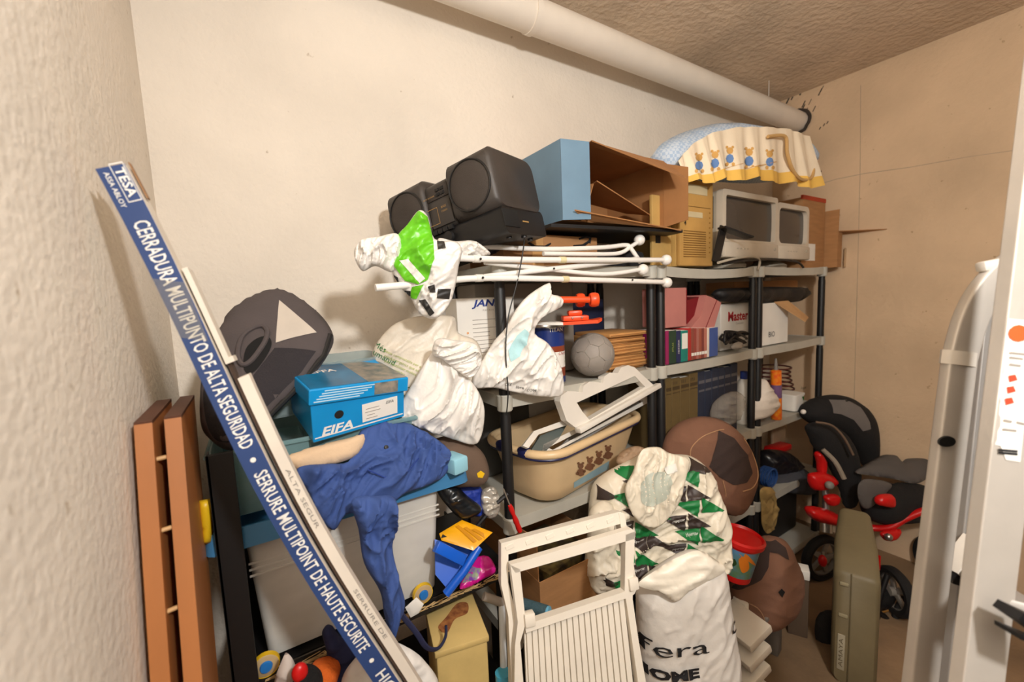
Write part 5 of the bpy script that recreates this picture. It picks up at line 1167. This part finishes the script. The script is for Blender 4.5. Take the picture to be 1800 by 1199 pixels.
line_on(h, pl, [(1300, 768), (1318, 800), (1324, 832), (1310, 850), (1290, 856)], .0025, PIPING, 'seam')
line_on(h, pl, [(1256, 838), (1262, 860), (1266, 888)], .002, PIPING, 'seam')
pl = PL(at(1345, 1030, d=1.80), -.5, .1)
t = thing('brown_booster_seat', 'brown velour child seat base with a slot beside the red bucket', 'child seat', pl.o-Vector((0, 0, .2)))
h = puff('padded_base', pl, [(1284, 1040), (1286, 1000), (1305, 965), (1330, 948), (1356, 942), (1382, 952), (1396, 980), (1408, 1010), (1406, 1050), (1392, 1080), (1364, 1100), (1336, 1108), (1304, 1100), (1288, 1075)], .08, BRN, t, cells=50, dome=.45, fold=.005, fs=9)
decal('dark_patch', h, pl, [(1284, 1032), (1290, 995), (1310, 965), (1335, 950), (1362, 948), (1380, 962), (1386, 984), (1366, 972), (1352, 970), (1350, 996), (1338, 1018), (1310, 1032)], BRD, off=.004, h=.008)
decal('belt_slot', h, pl, [(1367, 1040), (1373, 1034), (1379, 1040), (1374, 1050)], M('slot_dark', (16, 13, 12), .9), off=.004, h=.006)
line_on(h, pl, [(1290, 1044), (1312, 1050), (1324, 1070), (1326, 1090)], .002, PIPING, 'seam')
c = pl.p(pl.uv(1376, 1042), .075); 
# ---- red bucket with a printed wrap
c = at(1290, 1010, d=1.66); zt = at(1290, 935, d=1.66).z
t = thing('red_bucket', 'small red bucket with a colourful wrap beside the triangle bag', 'bucket', c)
mt = Matrix.Translation(c) @ Matrix.Rotation(.12, 4, 'X') @ Matrix.Rotation(.10, 4, 'Y'); hh = zt-c.z
B().lathe([(0, 0), (.058, 0), (.060, hh*.14)], 30, mt).out('base_band', RED, t)
h = B().lathe([(.060, hh*.14), (.070, hh*.82)], 30, mt).out('printed_wrap', M('wrap_print', (96, 130, 60), .4, 0, 10, .4, 14, c2=(92, 140, 190)), t)
B().lathe([(.070, hh*.82), (.076, hh*.9), (.082, hh*.9), (.084, hh), (.076, hh+.006), (.070, hh-.004), (0, hh-.008)], 30, mt).out('rim_lid', RED, t)
plb_ = PL(c, -.6)
for pts, m_ in (([(1298, 985), (1306, 978), (1314, 984), (1316, 1000), (1304, 1006)], M('wrap_orange', (226, 128, 30), .5)), ([(1300, 974), (1306, 968), (1312, 974), (1306, 980)], M('wrap_orange', (226, 128, 30), .5)), ([(1276, 985), (1290, 982), (1294, 992), (1280, 996)], M('wrap_dkgreen', (40, 70, 34), .5))):
    decal('wrap_patch', h, plb_, pts, m_, off=.002, h=.008, smoothed=True)
# ---- white bag with black lettering
pl = PL(at(1205, 1100, d=1.40), -.52, .02)
t = thing('home_store_bag', 'tall white shopping bag with black lowercase lettering on the floor', 'bag', (pl.o.x, pl.o.y, 0))
low = [pl.uv(1300, 1230), pl.uv(1120, 1230)]; vb = -(pl.o.z)/pl.v.z
outl = pl.uvs([(1118, 1080), (1124, 1030), (1150, 1004), (1190, 978), (1226, 968), (1256, 984), (1274, 1004), (1280, 1050), (1290, 1110), (1298, 1170)])
outl += [(outl[-1][0]+.012, vb+.03), (outl[-1][0]-.03, vb+.012), (outl[0][0]+.05, vb+.012), (outl[0][0]+.01, vb+.03)]
BGW = M('store_bag_white', (226, 220, 212), .4, .15, 50, .04)
h = puff('bag_body', pl, None, .085, BGW, t, uv=outl, fold=.0055, fs=15, fdir=1.0, cells=100, R=.10)
puff('folded_top', PL(at(1205, 1000, d=1.31), -.5, .25), [(1122, 1028), (1150, 1004), (1190, 980), (1228, 968), (1258, 984), (1275, 1003), (1240, 1025), (1212, 1040), (1188, 1058), (1160, 1042)], .016, M('bag_fold_cream', (236, 228, 212), .4, .1, 50, .04), t, fold=.008, fs=16, cells=34)
text('lettering', 'sfera', pl, (pl.uv(1172, 1142)[0], pl.uv(1172, 1142)[1]), .050, INK, h, host=h, off=.008, sub=.005, width=.26, ang=.06)
text('lettering', 'HOME', pl, pl.uv(1172, 1186), .030, INK, h, host=h, off=.008, sub=.005, bold=.05, width=.20, ang=.06)
text('lettering', 'c', pl, pl.uv(1288, 1098), .050, INK, h, host=h, off=.008, sub=.005)
# ---- stacked white plastic steps and grey box
t = thing('white_step_stool', 'white plastic step stool with slanted treads beside the lettered bag', 'stool', at(1315, 1150, d=1.62))
o_ = at(1318, 1150, d=1.66)
Ms = frame((o_.x, o_.y, 0), -.15)
for k in range(4): B(Ms @ frame((0, 0, .06+.085*k), 0, 0, -.35)).box((-.06, -.05, 0), (.07, .12, .035), .006).out('tread', CHW, t)
B(Ms).box((-.075, .06, 0), (-.05, .12, .42), .005).out('side_rail', CHW, t); B(Ms).box((.05, .06, 0), (.075, .12, .38), .005).out('side_rail', CHW, t)
o_ = at(1357, 1190, d=1.95)
t = thing('grey_footstool', 'small grey plastic stool under the brown seat base', 'stool', (o_.x, o_.y, 0))
mg = frame((o_.x, o_.y, 0), .2); GST = M('stool_grey', (120, 112, 104), .6)
for x, y in ((0, 0), (-.2, .02), (0, .22), (-.2, .22)): B(mg).box((x-.03, y-.03, 0), (x+.03, y+.03, .30), .008).out('leg', GST, t)
B(mg).box((-.24, -.04, .30), (.04, .26, .325), .01).out('seat', GST, t)
o_ = at(1408, 1005, d=2.0); t = thing('lidded_box', 'tall dark box with a white lid behind the brown booster seat', 'box', (o_.x, o_.y, 0))
B(frame((o_.x, o_.y, 0), .5)).box((-.03, -.03, 0), (.03, .05, o_.z-.02), .004).out('box_body', M('box_taupe', (96, 78, 62), .8), t); B(frame((o_.x, o_.y, 0), .5)).box((-.032, -.032, o_.z-.02), (.032, .052, o_.z+.025), .004).out('lid', PAPER, t)
tag(B().tube(smoothpath([at(1385, 1075, d=2.15), at(1402, 1072, d=2.15), at(1424, 1100, d=2.1), at(1418, 1112, d=2.08), at(1380, 1108, d=2.1)]), .005, 8).out('black_wire_loop', BLACK), 'black wire loop on the floor beside the grey stool', 'wire')
# ---- things on the low shelves at the far end
z = ZD
tag(puff('black_rubbish_bag', PL(P_(1380, 812, 1.25), -.2), [(1336, 800), (1350, 790), (1385, 795), (1402, 812), (1398, 830), (1370, 834), (1340, 826)], .07, M('black_bag', (26, 24, 28), .3, .1, 40), fold=.014, fs=18, cells=30), 'shiny black plastic bag on the fourth shelf', 'bag')
tag(B(frame(P_(1370, 788, 1.3), -.1)).box((-.09, -.03, -.02), (.09, .05, .02), .012).out('red_toolbox', RED), 'flat red box above the black plastic bag', 'box')
b = B(); c0 = P_(1350, 838, 1.17)
for k in range(4): b.tube([c0+Vector((.055*math.cos(a*.35), .015*k-.02, .05*math.sin(a*.35))) for a in range(18)], .007, 6, closed=True)
t = thing('blue_rope_coil', 'coil of blue rope on the fourth shelf', 'rope', c0-Vector((0, 0, .06))); b.out('coil', M('rope_blue', (30, 70, 130), .7), t)
tag(puff('grey_denim_bag', PL(P_(1395, 845, 1.2), -.2), [(1352, 848), (1375, 832), (1408, 822), (1425, 840), (1422, 868), (1380, 866), (1356, 862)], .06, M('grey_denim', (70, 70, 76), .9, .2, 120), fold=.012, fs=16, cells=26), 'dark grey fabric bag beside the blue rope', 'bag')
tag(puff('yellow_duster', PL(P_(1347, 905, 1.135), 0), [(1336, 862), (1350, 856), (1362, 866), (1366, 915), (1352, 938), (1340, 925), (1338, 890)], .010, M('duster_yellow', (176, 146, 88), .9, .2, 120, .15), fold=.012, fs=30, fdir=1.5, cells=22), 'old yellow duster hanging over the low shelf edge', 'duster')
tag(B(frame((2.95, 1.3, z+.001), .1)).box((-.12, .05, 0), (.08, .07, .36), .004).out('beige_board', M('board_beige', (186, 156, 124), .8)), 'beige board standing at the end of the fourth shelf', 'board')
tag(B(frame((2.0, 1.3, z+.001))).box((-.3, -.08, 0), (.3, .2, .28), .02).out('dark_sports_bag', DARK), 'large dark bag on the fourth shelf behind the brown seat', 'bag')
tag(B(frame((2.75, 1.35, ZE+.001))).box((-.25, -.1, 0), (.22, .15, .3), .02).out('black_suitcase', M('case_black', (18, 17, 18), .6)), 'black suitcase on the bottom shelf near the tricycle', 'suitcase')
tag(B(frame((1.85, 1.36, ZE+.001))).box((-.3, -.12, 0), (.3, .14, .3), .02).out('dark_chest', M('trunk_dark', (30, 27, 26), .7)), 'dark chest on the bottom shelf behind the heap', 'chest')
tag(B(frame((1.05, 1.34, ZE+.001))).box((-.3, -.12, 0), (.3, .14, .32), .02).out('dark_crate', M('crate_dark', (34, 30, 28), .7)), 'dark crate on the bottom shelf behind the white chair', 'crate')
# ---- tricycle with child seat
t = thing('tricycle', 'red and black tricycle with padded seat and hood by the far wall', 'tricycle', (2.85, .95, 0))
TY = M('tyre_black', (18, 17, 17), .8); GF = M('trike_grey_fabric', (92, 86, 82), .95, .15, 160, .06); BF = M('trike_black_fabric', (24, 22, 22), .9, .2, 120); HUBG = M('hub_grey', (140, 134, 126), .5)
def wheel(c, r, yw_, nm):
    m_ = Matrix.Translation(c) @ Matrix.Rotation(yw_, 4, 'Z') @ Matrix.Rotation(math.pi/2, 4, 'X')
    wh = B().lathe([(r*.72, -.02), (r*.9, -.024), (r, -.012), (r, .012), (r*.9, .024), (r*.72, .02), (r*.72, -.02)], 32, m_).out(nm, TY, t)
    B().lathe([(r*.72, -.012), (r*.66, -.014), (r*.66, .014), (r*.72, .012)], 32, m_).out('rim', HUBG, wh)
    for k in range(5): B(m_ @ Matrix.Rotation(k*2*math.pi/5, 4, 'Z')).box((0, -.014, -.006), (r*.7, .014, .006), .002).out('spoke', HUBG, wh)
    B().lathe([(0, .03), (.02, .028), (.022, -.028), (0, -.03)], 16, m_).out('hub', HUBG, wh)
c = at(1447, 940, d=2.36); c.z = .135; wheel(c, .134, -.35, 'front_wheel')
dz = 0
def T_(px, py, d): return at(px, py, d=d)
B().tube([T_(1450, 935, 2.33), T_(1449, 905, 2.35)], .036, 14).out('fork_cover', STEEL, t)
pl = PL(T_(1455, 905, 2.34), -.45)
puff('front_mudguard', pl, [(1416, 896), (1424, 890), (1450, 894), (1475, 906), (1494, 922), (1490, 934), (1468, 924), (1440, 918), (1422, 908)], .05, RED, t, cells=22)
B().tube([T_(1452, 900, 2.36), T_(1450, 840, 2.38), T_(1446, 800, 2.4)], .016, 12).out('steering_stem', STEEL, t)
puff('stem_cover', PL(T_(1445, 835, 2.34), -.45), [(1420, 842), (1424, 832), (1446, 830), (1466, 838), (1470, 848), (1456, 858), (1436, 862), (1424, 856)], .04, RED, t, cells=20)
puff('handlebar_cover', PL(T_(1442, 812, 2.36), -.45), [(1432, 798), (1440, 794), (1450, 810), (1448, 832), (1438, 832), (1436, 814)], .03, RED, t, cells=18)
puff('stem_collar', PL(T_(1460, 878, 2.34), -.45), [(1448, 874), (1462, 868), (1474, 872), (1470, 886), (1456, 888)], .03, RED, t, cells=16)
B().ball(T_(1458, 853, 2.28), .022).out('stem_knob', HUBG, t)
B().tube([T_(1447, 970, 2.3), T_(1447, 984, 2.28)], .006, 8).out('pedal_crank', STEEL, t)
B().ball(T_(1446, 986, 2.28), .03, (.7, .7, 1.1)).out('pedal', RED, t)
fp = smoothpath([T_(1480, 915, 2.34), T_(1528, 927, 2.3), T_(1562, 927, 2.25), T_(1590, 912, 2.22), T_(1625, 898, 2.18), T_(1680, 890, 2.12)]); B().tube(fp, .022, 12, asp=.8).out('frame_tube', RED, t)
puff('frame_bracket', PL(T_(1565, 940, 2.22), -.5), [(1548, 936), (1582, 930), (1574, 948), (1556, 950)], .02, RED, t, cells=14)
B().ball(T_(1562, 944, 2.17), .018).out('bolt', STEEL, t)
puff('seat_shell', PL(T_(1580, 885, 2.3), -.5), [(1518, 880), (1540, 858), (1580, 850), (1620, 852), (1645, 870), (1640, 905), (1600, 915), (1540, 918), (1520, 905)], .10, BF, t, cells=26)
puff('seat_pad', PL(T_(1560, 830, 2.32), -.4, .9), [(1503, 830), (1525, 814), (1552, 800), (1574, 802), (1584, 812), (1596, 806), (1630, 808), (1640, 830), (1612, 850), (1570, 842), (1530, 836)], .03, GF, t, fold=.006, fs=14, cells=30)
puff('seat_flap', PL(T_(1535, 868, 2.22), -.5), [(1510, 850), (1526, 842), (1566, 850), (1556, 868), (1530, 892), (1516, 892), (1508, 872)], .02, GF, t, cells=20)
puff('armrest_tip', PL(T_(1555, 880, 2.16), -.5), [(1538, 880), (1546, 870), (1568, 870), (1568, 890), (1544, 888)], .03, RED, t, cells=14)
pl = PL(T_(1475, 750, 2.5), -.5)
hh_ = puff('hood_shell', pl, [(1406, 730), (1412, 712), (1436, 698), (1470, 694), (1505, 704), (1530, 730), (1538, 770), (1534, 812), (1516, 818), (1500, 790), (1470, 760), (1430, 748)], .09, BF, t, cells=30)
decal('grey_hood_panel', hh_, pl, [(1456, 702), (1486, 702), (1512, 716), (1528, 742), (1530, 754), (1516, 758), (1500, 738), (1478, 728), (1464, 726)], M('hood_grey', (112, 106, 102), .95, .15, 160), off=.004, h=.02)
puff('seat_back', PL(T_(1465, 800, 2.4), -.5, .1), [(1416, 752), (1430, 742), (1458, 744), (1486, 764), (1504, 800), (1508, 850), (1500, 885), (1486, 892), (1476, 860), (1456, 820), (1430, 786)], .07, BF, t, cells=30)
B().tube(smoothpath([T_(1434, 742, 2.3), T_(1462, 748, 2.28), T_(1484, 770, 2.27), T_(1500, 800, 2.26)]), .006, 8).out('hood_piping', M('piping_brown', (110, 88, 70), .8), t)
B().tube(smoothpath([T_(1446, 790, 2.3), T_(1468, 812, 2.27), T_(1484, 842, 2.25)]), .012, 8).out('woven_strap', M('strap_grey', (150, 138, 122), .9, .3, 120), t)
B().ball(T_(1412, 724, 2.38), .014).out('hood_button', WHITE, t)
c = T_(1575, 1000, 2.1); c.z = .12; wheel(c, .118, .9, 'rear_wheel')
c = T_(1640, 985, 2.35); c.z = .12; wheel(c, .118, .9, 'rear_wheel')
B().box(tuple(T_(1532, 996, 2.16)), tuple(T_(1548, 978, 2.12)), 0).out('rear_block', RED, t, 0)
# ---- olive typewriter case standing on edge
OLC = M('case_olive', (116, 104, 76), .55, .05, 80, .06); OLD = M('case_olive_dark', (96, 86, 62), .55, .05, 80, .06)
A0 = at(1459, 1192, Z=0); yw_ = -1.22
t = thing('olive_case', 'olive plastic carrying case standing on its edge near the ladder', 'case', A0)
mc = frame(A0, yw_)
TK, HT, LN = .15, .50, .38
def csec(y, z1, ins): return [(x, y, z_) for x, z_ in rrect(ins, TK-ins, .002, z1, .03)]
h = loft(B(mc), [csec(0, HT-.012, .012), csec(.015, HT, .0), csec(LN*.5, HT+.055, .0), csec(LN, HT+.11, .015)]).out('case_shell', OLC, t, 50)
B(mc).box((.055, -.003, .01), (.06, .01, HT-.005), .001).out('seam_strip', OLD, t)
B(mc).box((.02, -.006, HT-.06), (.05, .002, HT-.045), .003).out('latch', M('latch_pale', (160, 150, 120), .5), t); B(mc).box((.02, -.006, HT-.20), (.05, .002, HT-.185), .003).out('latch', M('latch_pale', (160, 150, 120), .5), t)
pb = B(mc).box((.02, -.004, .06), (.045, .002, .22), .002).out('name_plate', M('plate_pale', (168, 160, 138), .5), t)
plc = AX(mc @ Vector((0, -.004, 0)), mc.to_3x3() @ Vector((1, 0, 0)), Vector((0, 0, 1)))
text('plate_lettering', 'AMAYA', plc, (.0325, .14), .014, OLD, pb, ang=math.pi/2, off=.001, width=.13)
tag(puff('dark_round_base', PL(at(1450, 1105, d=1.98), -.6), [(1432, 1110), (1436, 1086), (1450, 1074), (1470, 1080), (1470, 1140), (1452, 1148), (1438, 1135)], .03, DARK, cells=16), 'dark round base behind the olive case', 'base')
t = thing('folded_scooter', 'dark folded scooter lying between the case and the ladder', 'scooter', (2.5, .55, 0))
for pts, r_, m_ in (([(1520, 1060), (1560, 1090), (1590, 1150)], .014, BLACK), ([(1540, 1120), (1545, 1060), (1560, 1010)], .012, BLACK), ([(1520, 1068), (1545, 1075), (1560, 1072)], .008, M('ochre_plastic', (150, 104, 40), .6)), ([(1568, 1160), (1575, 1080), (1600, 1040)], .016, TY), ([(1530, 1150), (1550, 1170), (1590, 1199)], .012, HUBG)):
    B().tube(smoothpath([T_(x, y, 2.1) for x, y in pts]), r_, 10).out('tube', m_, t)
puff('deck', PL(T_(1545, 1050, 2.12), -.5, .6), [(1515, 1040), (1550, 1030), (1575, 1050), (1560, 1072), (1524, 1070)], .02, BLACK, t, cells=14)
for pts, lab, m_ in (([(1640, 1050), (1664, 1052), (1668, 1070), (1645, 1075)], 'orange tool handle glimpsed between the ladder rails', ORG), ([(1636, 1135), (1668, 1142), (1664, 1160), (1634, 1150)], 'orange bar on the floor behind the ladder', ORG), ([(1640, 1085), (1668, 1080), (1668, 1130), (1640, 1128)], 'dark toolbox behind the ladder rails', BLK2)):
    tag(puff({'orange tool handle glimpsed between the ladder rails': 'tool_handle', 'orange bar on the floor behind the ladder': 'orange_bar'}.get(lab, 'toolbox'), PL(T_(1655, 1090, 1.9), -.5), pts, .02, m_, cells=10), lab, lab.split()[1] if 'toolbox' in lab else ('handle' if 'tool' in lab else 'bar'))
# ---- aluminium step ladder in the foreground
ALU = M('ladder_aluminium', (206, 198, 188), .45, .04, 90, .05, metal=.35); ALD = M('ladder_inner', (160, 155, 150), .5, .04, 90, .05, metal=.35); ALW = M('cap_white', (228, 220, 208), .4)
t = thing('step_ladder', 'aluminium step ladder with curved handrail standing close to the doorway', 'ladder', (1.05, .12, 0))
def down(p0, p1):                       # carries a rail on to the floor
    d = p1-p0; return p1 + d*((0-p1.z)/d.z)
vw = tuple(fwd)
pA = [T_(1850, 448, .80), T_(1800, 458, .80), T_(1766, 478, .80), T_(1730, 516, .80), T_(1704, 566, .80), T_(1686, 632, .80), T_(1668, 776, .80), T_(1640, 1000, .80), T_(1617, 1199, .80)]
pA.append(down(pA[-2], pA[-1]))
def rail(pts, w_, th_, mat, name):
    secs = []
    for i, p_ in enumerate(pts):
        tg = (pts[min(i+1, len(pts)-1)]-pts[max(i-1, 0)]).normalized(); s_ = tg.cross(fwd).normalized(); u_ = s_.cross(tg)
        secs.append([p_+s_*a+u_*b_ for a, b_ in rrect(-w_/2, w_/2, -th_/2, th_/2, .006, 4)])
    loft(B(), secs).out(name, mat, t, 35)
rail(smoothpath(pA[:6], 6)+pA[6:], .056, .022, ALU, 'handrail')
pB = [T_(1868, 0, .66), T_(1838, 250, .66), T_(1815, 470, .66), T_(1785, 700, .66), T_(1722, 1199, .66)]; pB.append(down(pB[-2], pB[-1]))
nrm = (fwd*-1)
def flatrail(pts, w_, th_, mat, name):
    b = B()
    for a, c_ in zip(pts, pts[1:]): b.bar(a, c_, w_, th_, tuple(nrm), .002)
    return b.out(name, mat, t, 20)
hb = flatrail([pB[0], pB[-1]] if False else [pB[1]+(pB[1]-pB[2])*2, pB[-1]], .066, .022, ALU, 'front_rail')
pC = [T_(1738, 540, .86), T_(1716, 740, .86), T_(1668, 1199, .86)]; pC.append(down(pC[-2], pC[-1])); flatrail([pC[0], pC[-1]], .028, .02, ALD, 'rear_leg')
pl = PL(T_(1790, 690, .649), YAW*-1); pl.u = RT.copy(); pl.v = UP.copy(); pl.n = -fwd
lb_ = decal('warning_label', hb, pl, [(1770, 560), (1818, 565), (1792, 812), (1738, 803)], PAPER, off=.0012, h=.02)
if lb_:
    decal('orange_oval', hb, pl, [(1778+18*math.cos(a*.524)+10, 586+15*math.sin(a*.524)) for a in range(12)], M('label_orange', (238, 92, 40), .6), off=.0022, h=.01, parent=lb_)
    for k in range(3): decal('pictogram', hb, pl, [(1770-3*k, 660+20*k), (1782-3*k, 658+20*k), (1786-3*k, 668+20*k), (1772-3*k, 672+20*k)], M('label_red', (206, 70, 44), .6), off=.0022, h=.01, parent=lb_)
    for (x, y, w2) in ((1772, 618, 30), (1772, 626, 24), (1772, 638, 20), (1762, 736, 14), (1784, 740, 14), (1760, 752, 24), (1752, 788, 34), (1752, 793, 34)): decal('label_line', hb, pl, [(x, y), (x+w2, y+3), (x+w2, y+7), (x, y+4)], GINK if y < 780 else INK, off=.0022, h=.01, parent=lb_)
B().lathe([(.014, 0), (.013, .003), (0, .003)], 18, Matrix.Translation(T_(1663, 776, .782)) @ (-fwd).to_track_quat('Z', 'Y').to_matrix().to_4x4() @ Matrix.Diagonal((1.2, .75, 1, 1))).out('black_plug', BLACK, t)
B().tube([T_(1686, 618, .80), T_(1683, 642, .80)], .0325, 16, asp=.5, upv=vw).out('joint_sleeve', ALW, t)
B().bar(T_(1722, 470, .80), T_(1762, 462, .80), .02, .02, tuple(fwd), .005).out('white_clip', ALW, t)
pl = PL(T_(1695, 990, .83), -.56); pl.u = RT.copy(); pl.v = UP.copy(); pl.n = -fwd
B().prism(pl, pl.uvs([(1668, 1000), (1712, 945), (1718, 1012), (1690, 1018)]), -.02, .015).out('step_end', ALW, t, 0)
B().prism(pl, pl.uvs([(1662, 1002), (1700, 1012), (1702, 1034), (1664, 1020)]), -.02, .012).out('step_bracket', BLACK, t, 0)
pl2 = PL(T_(1800, 1090, .6), -.56); pl2.u = RT.copy(); pl2.v = UP.copy(); pl2.n = -fwd
B().prism(pl2, pl2.uvs([(1772, 1080), (1782, 1068), (1830, 1090), (1830, 1120)]), -.02, .012).out('step_bracket', BLACK, t, 0)
B().prism(pl2, pl2.uvs([(1776, 1106), (1830, 1128), (1830, 1138), (1776, 1114)]), -.02, .012).out('step_bracket', BLACK, t, 0)
for k, (ya, yb2) in enumerate(((1012, 1070), )):
    a, c_ = T_(1710, ya, .83), T_(1800, ya+60, .64); B().bar(a, c_, .05, .02, (0, 0, 1), .003).out('step_tread', ALD, t)
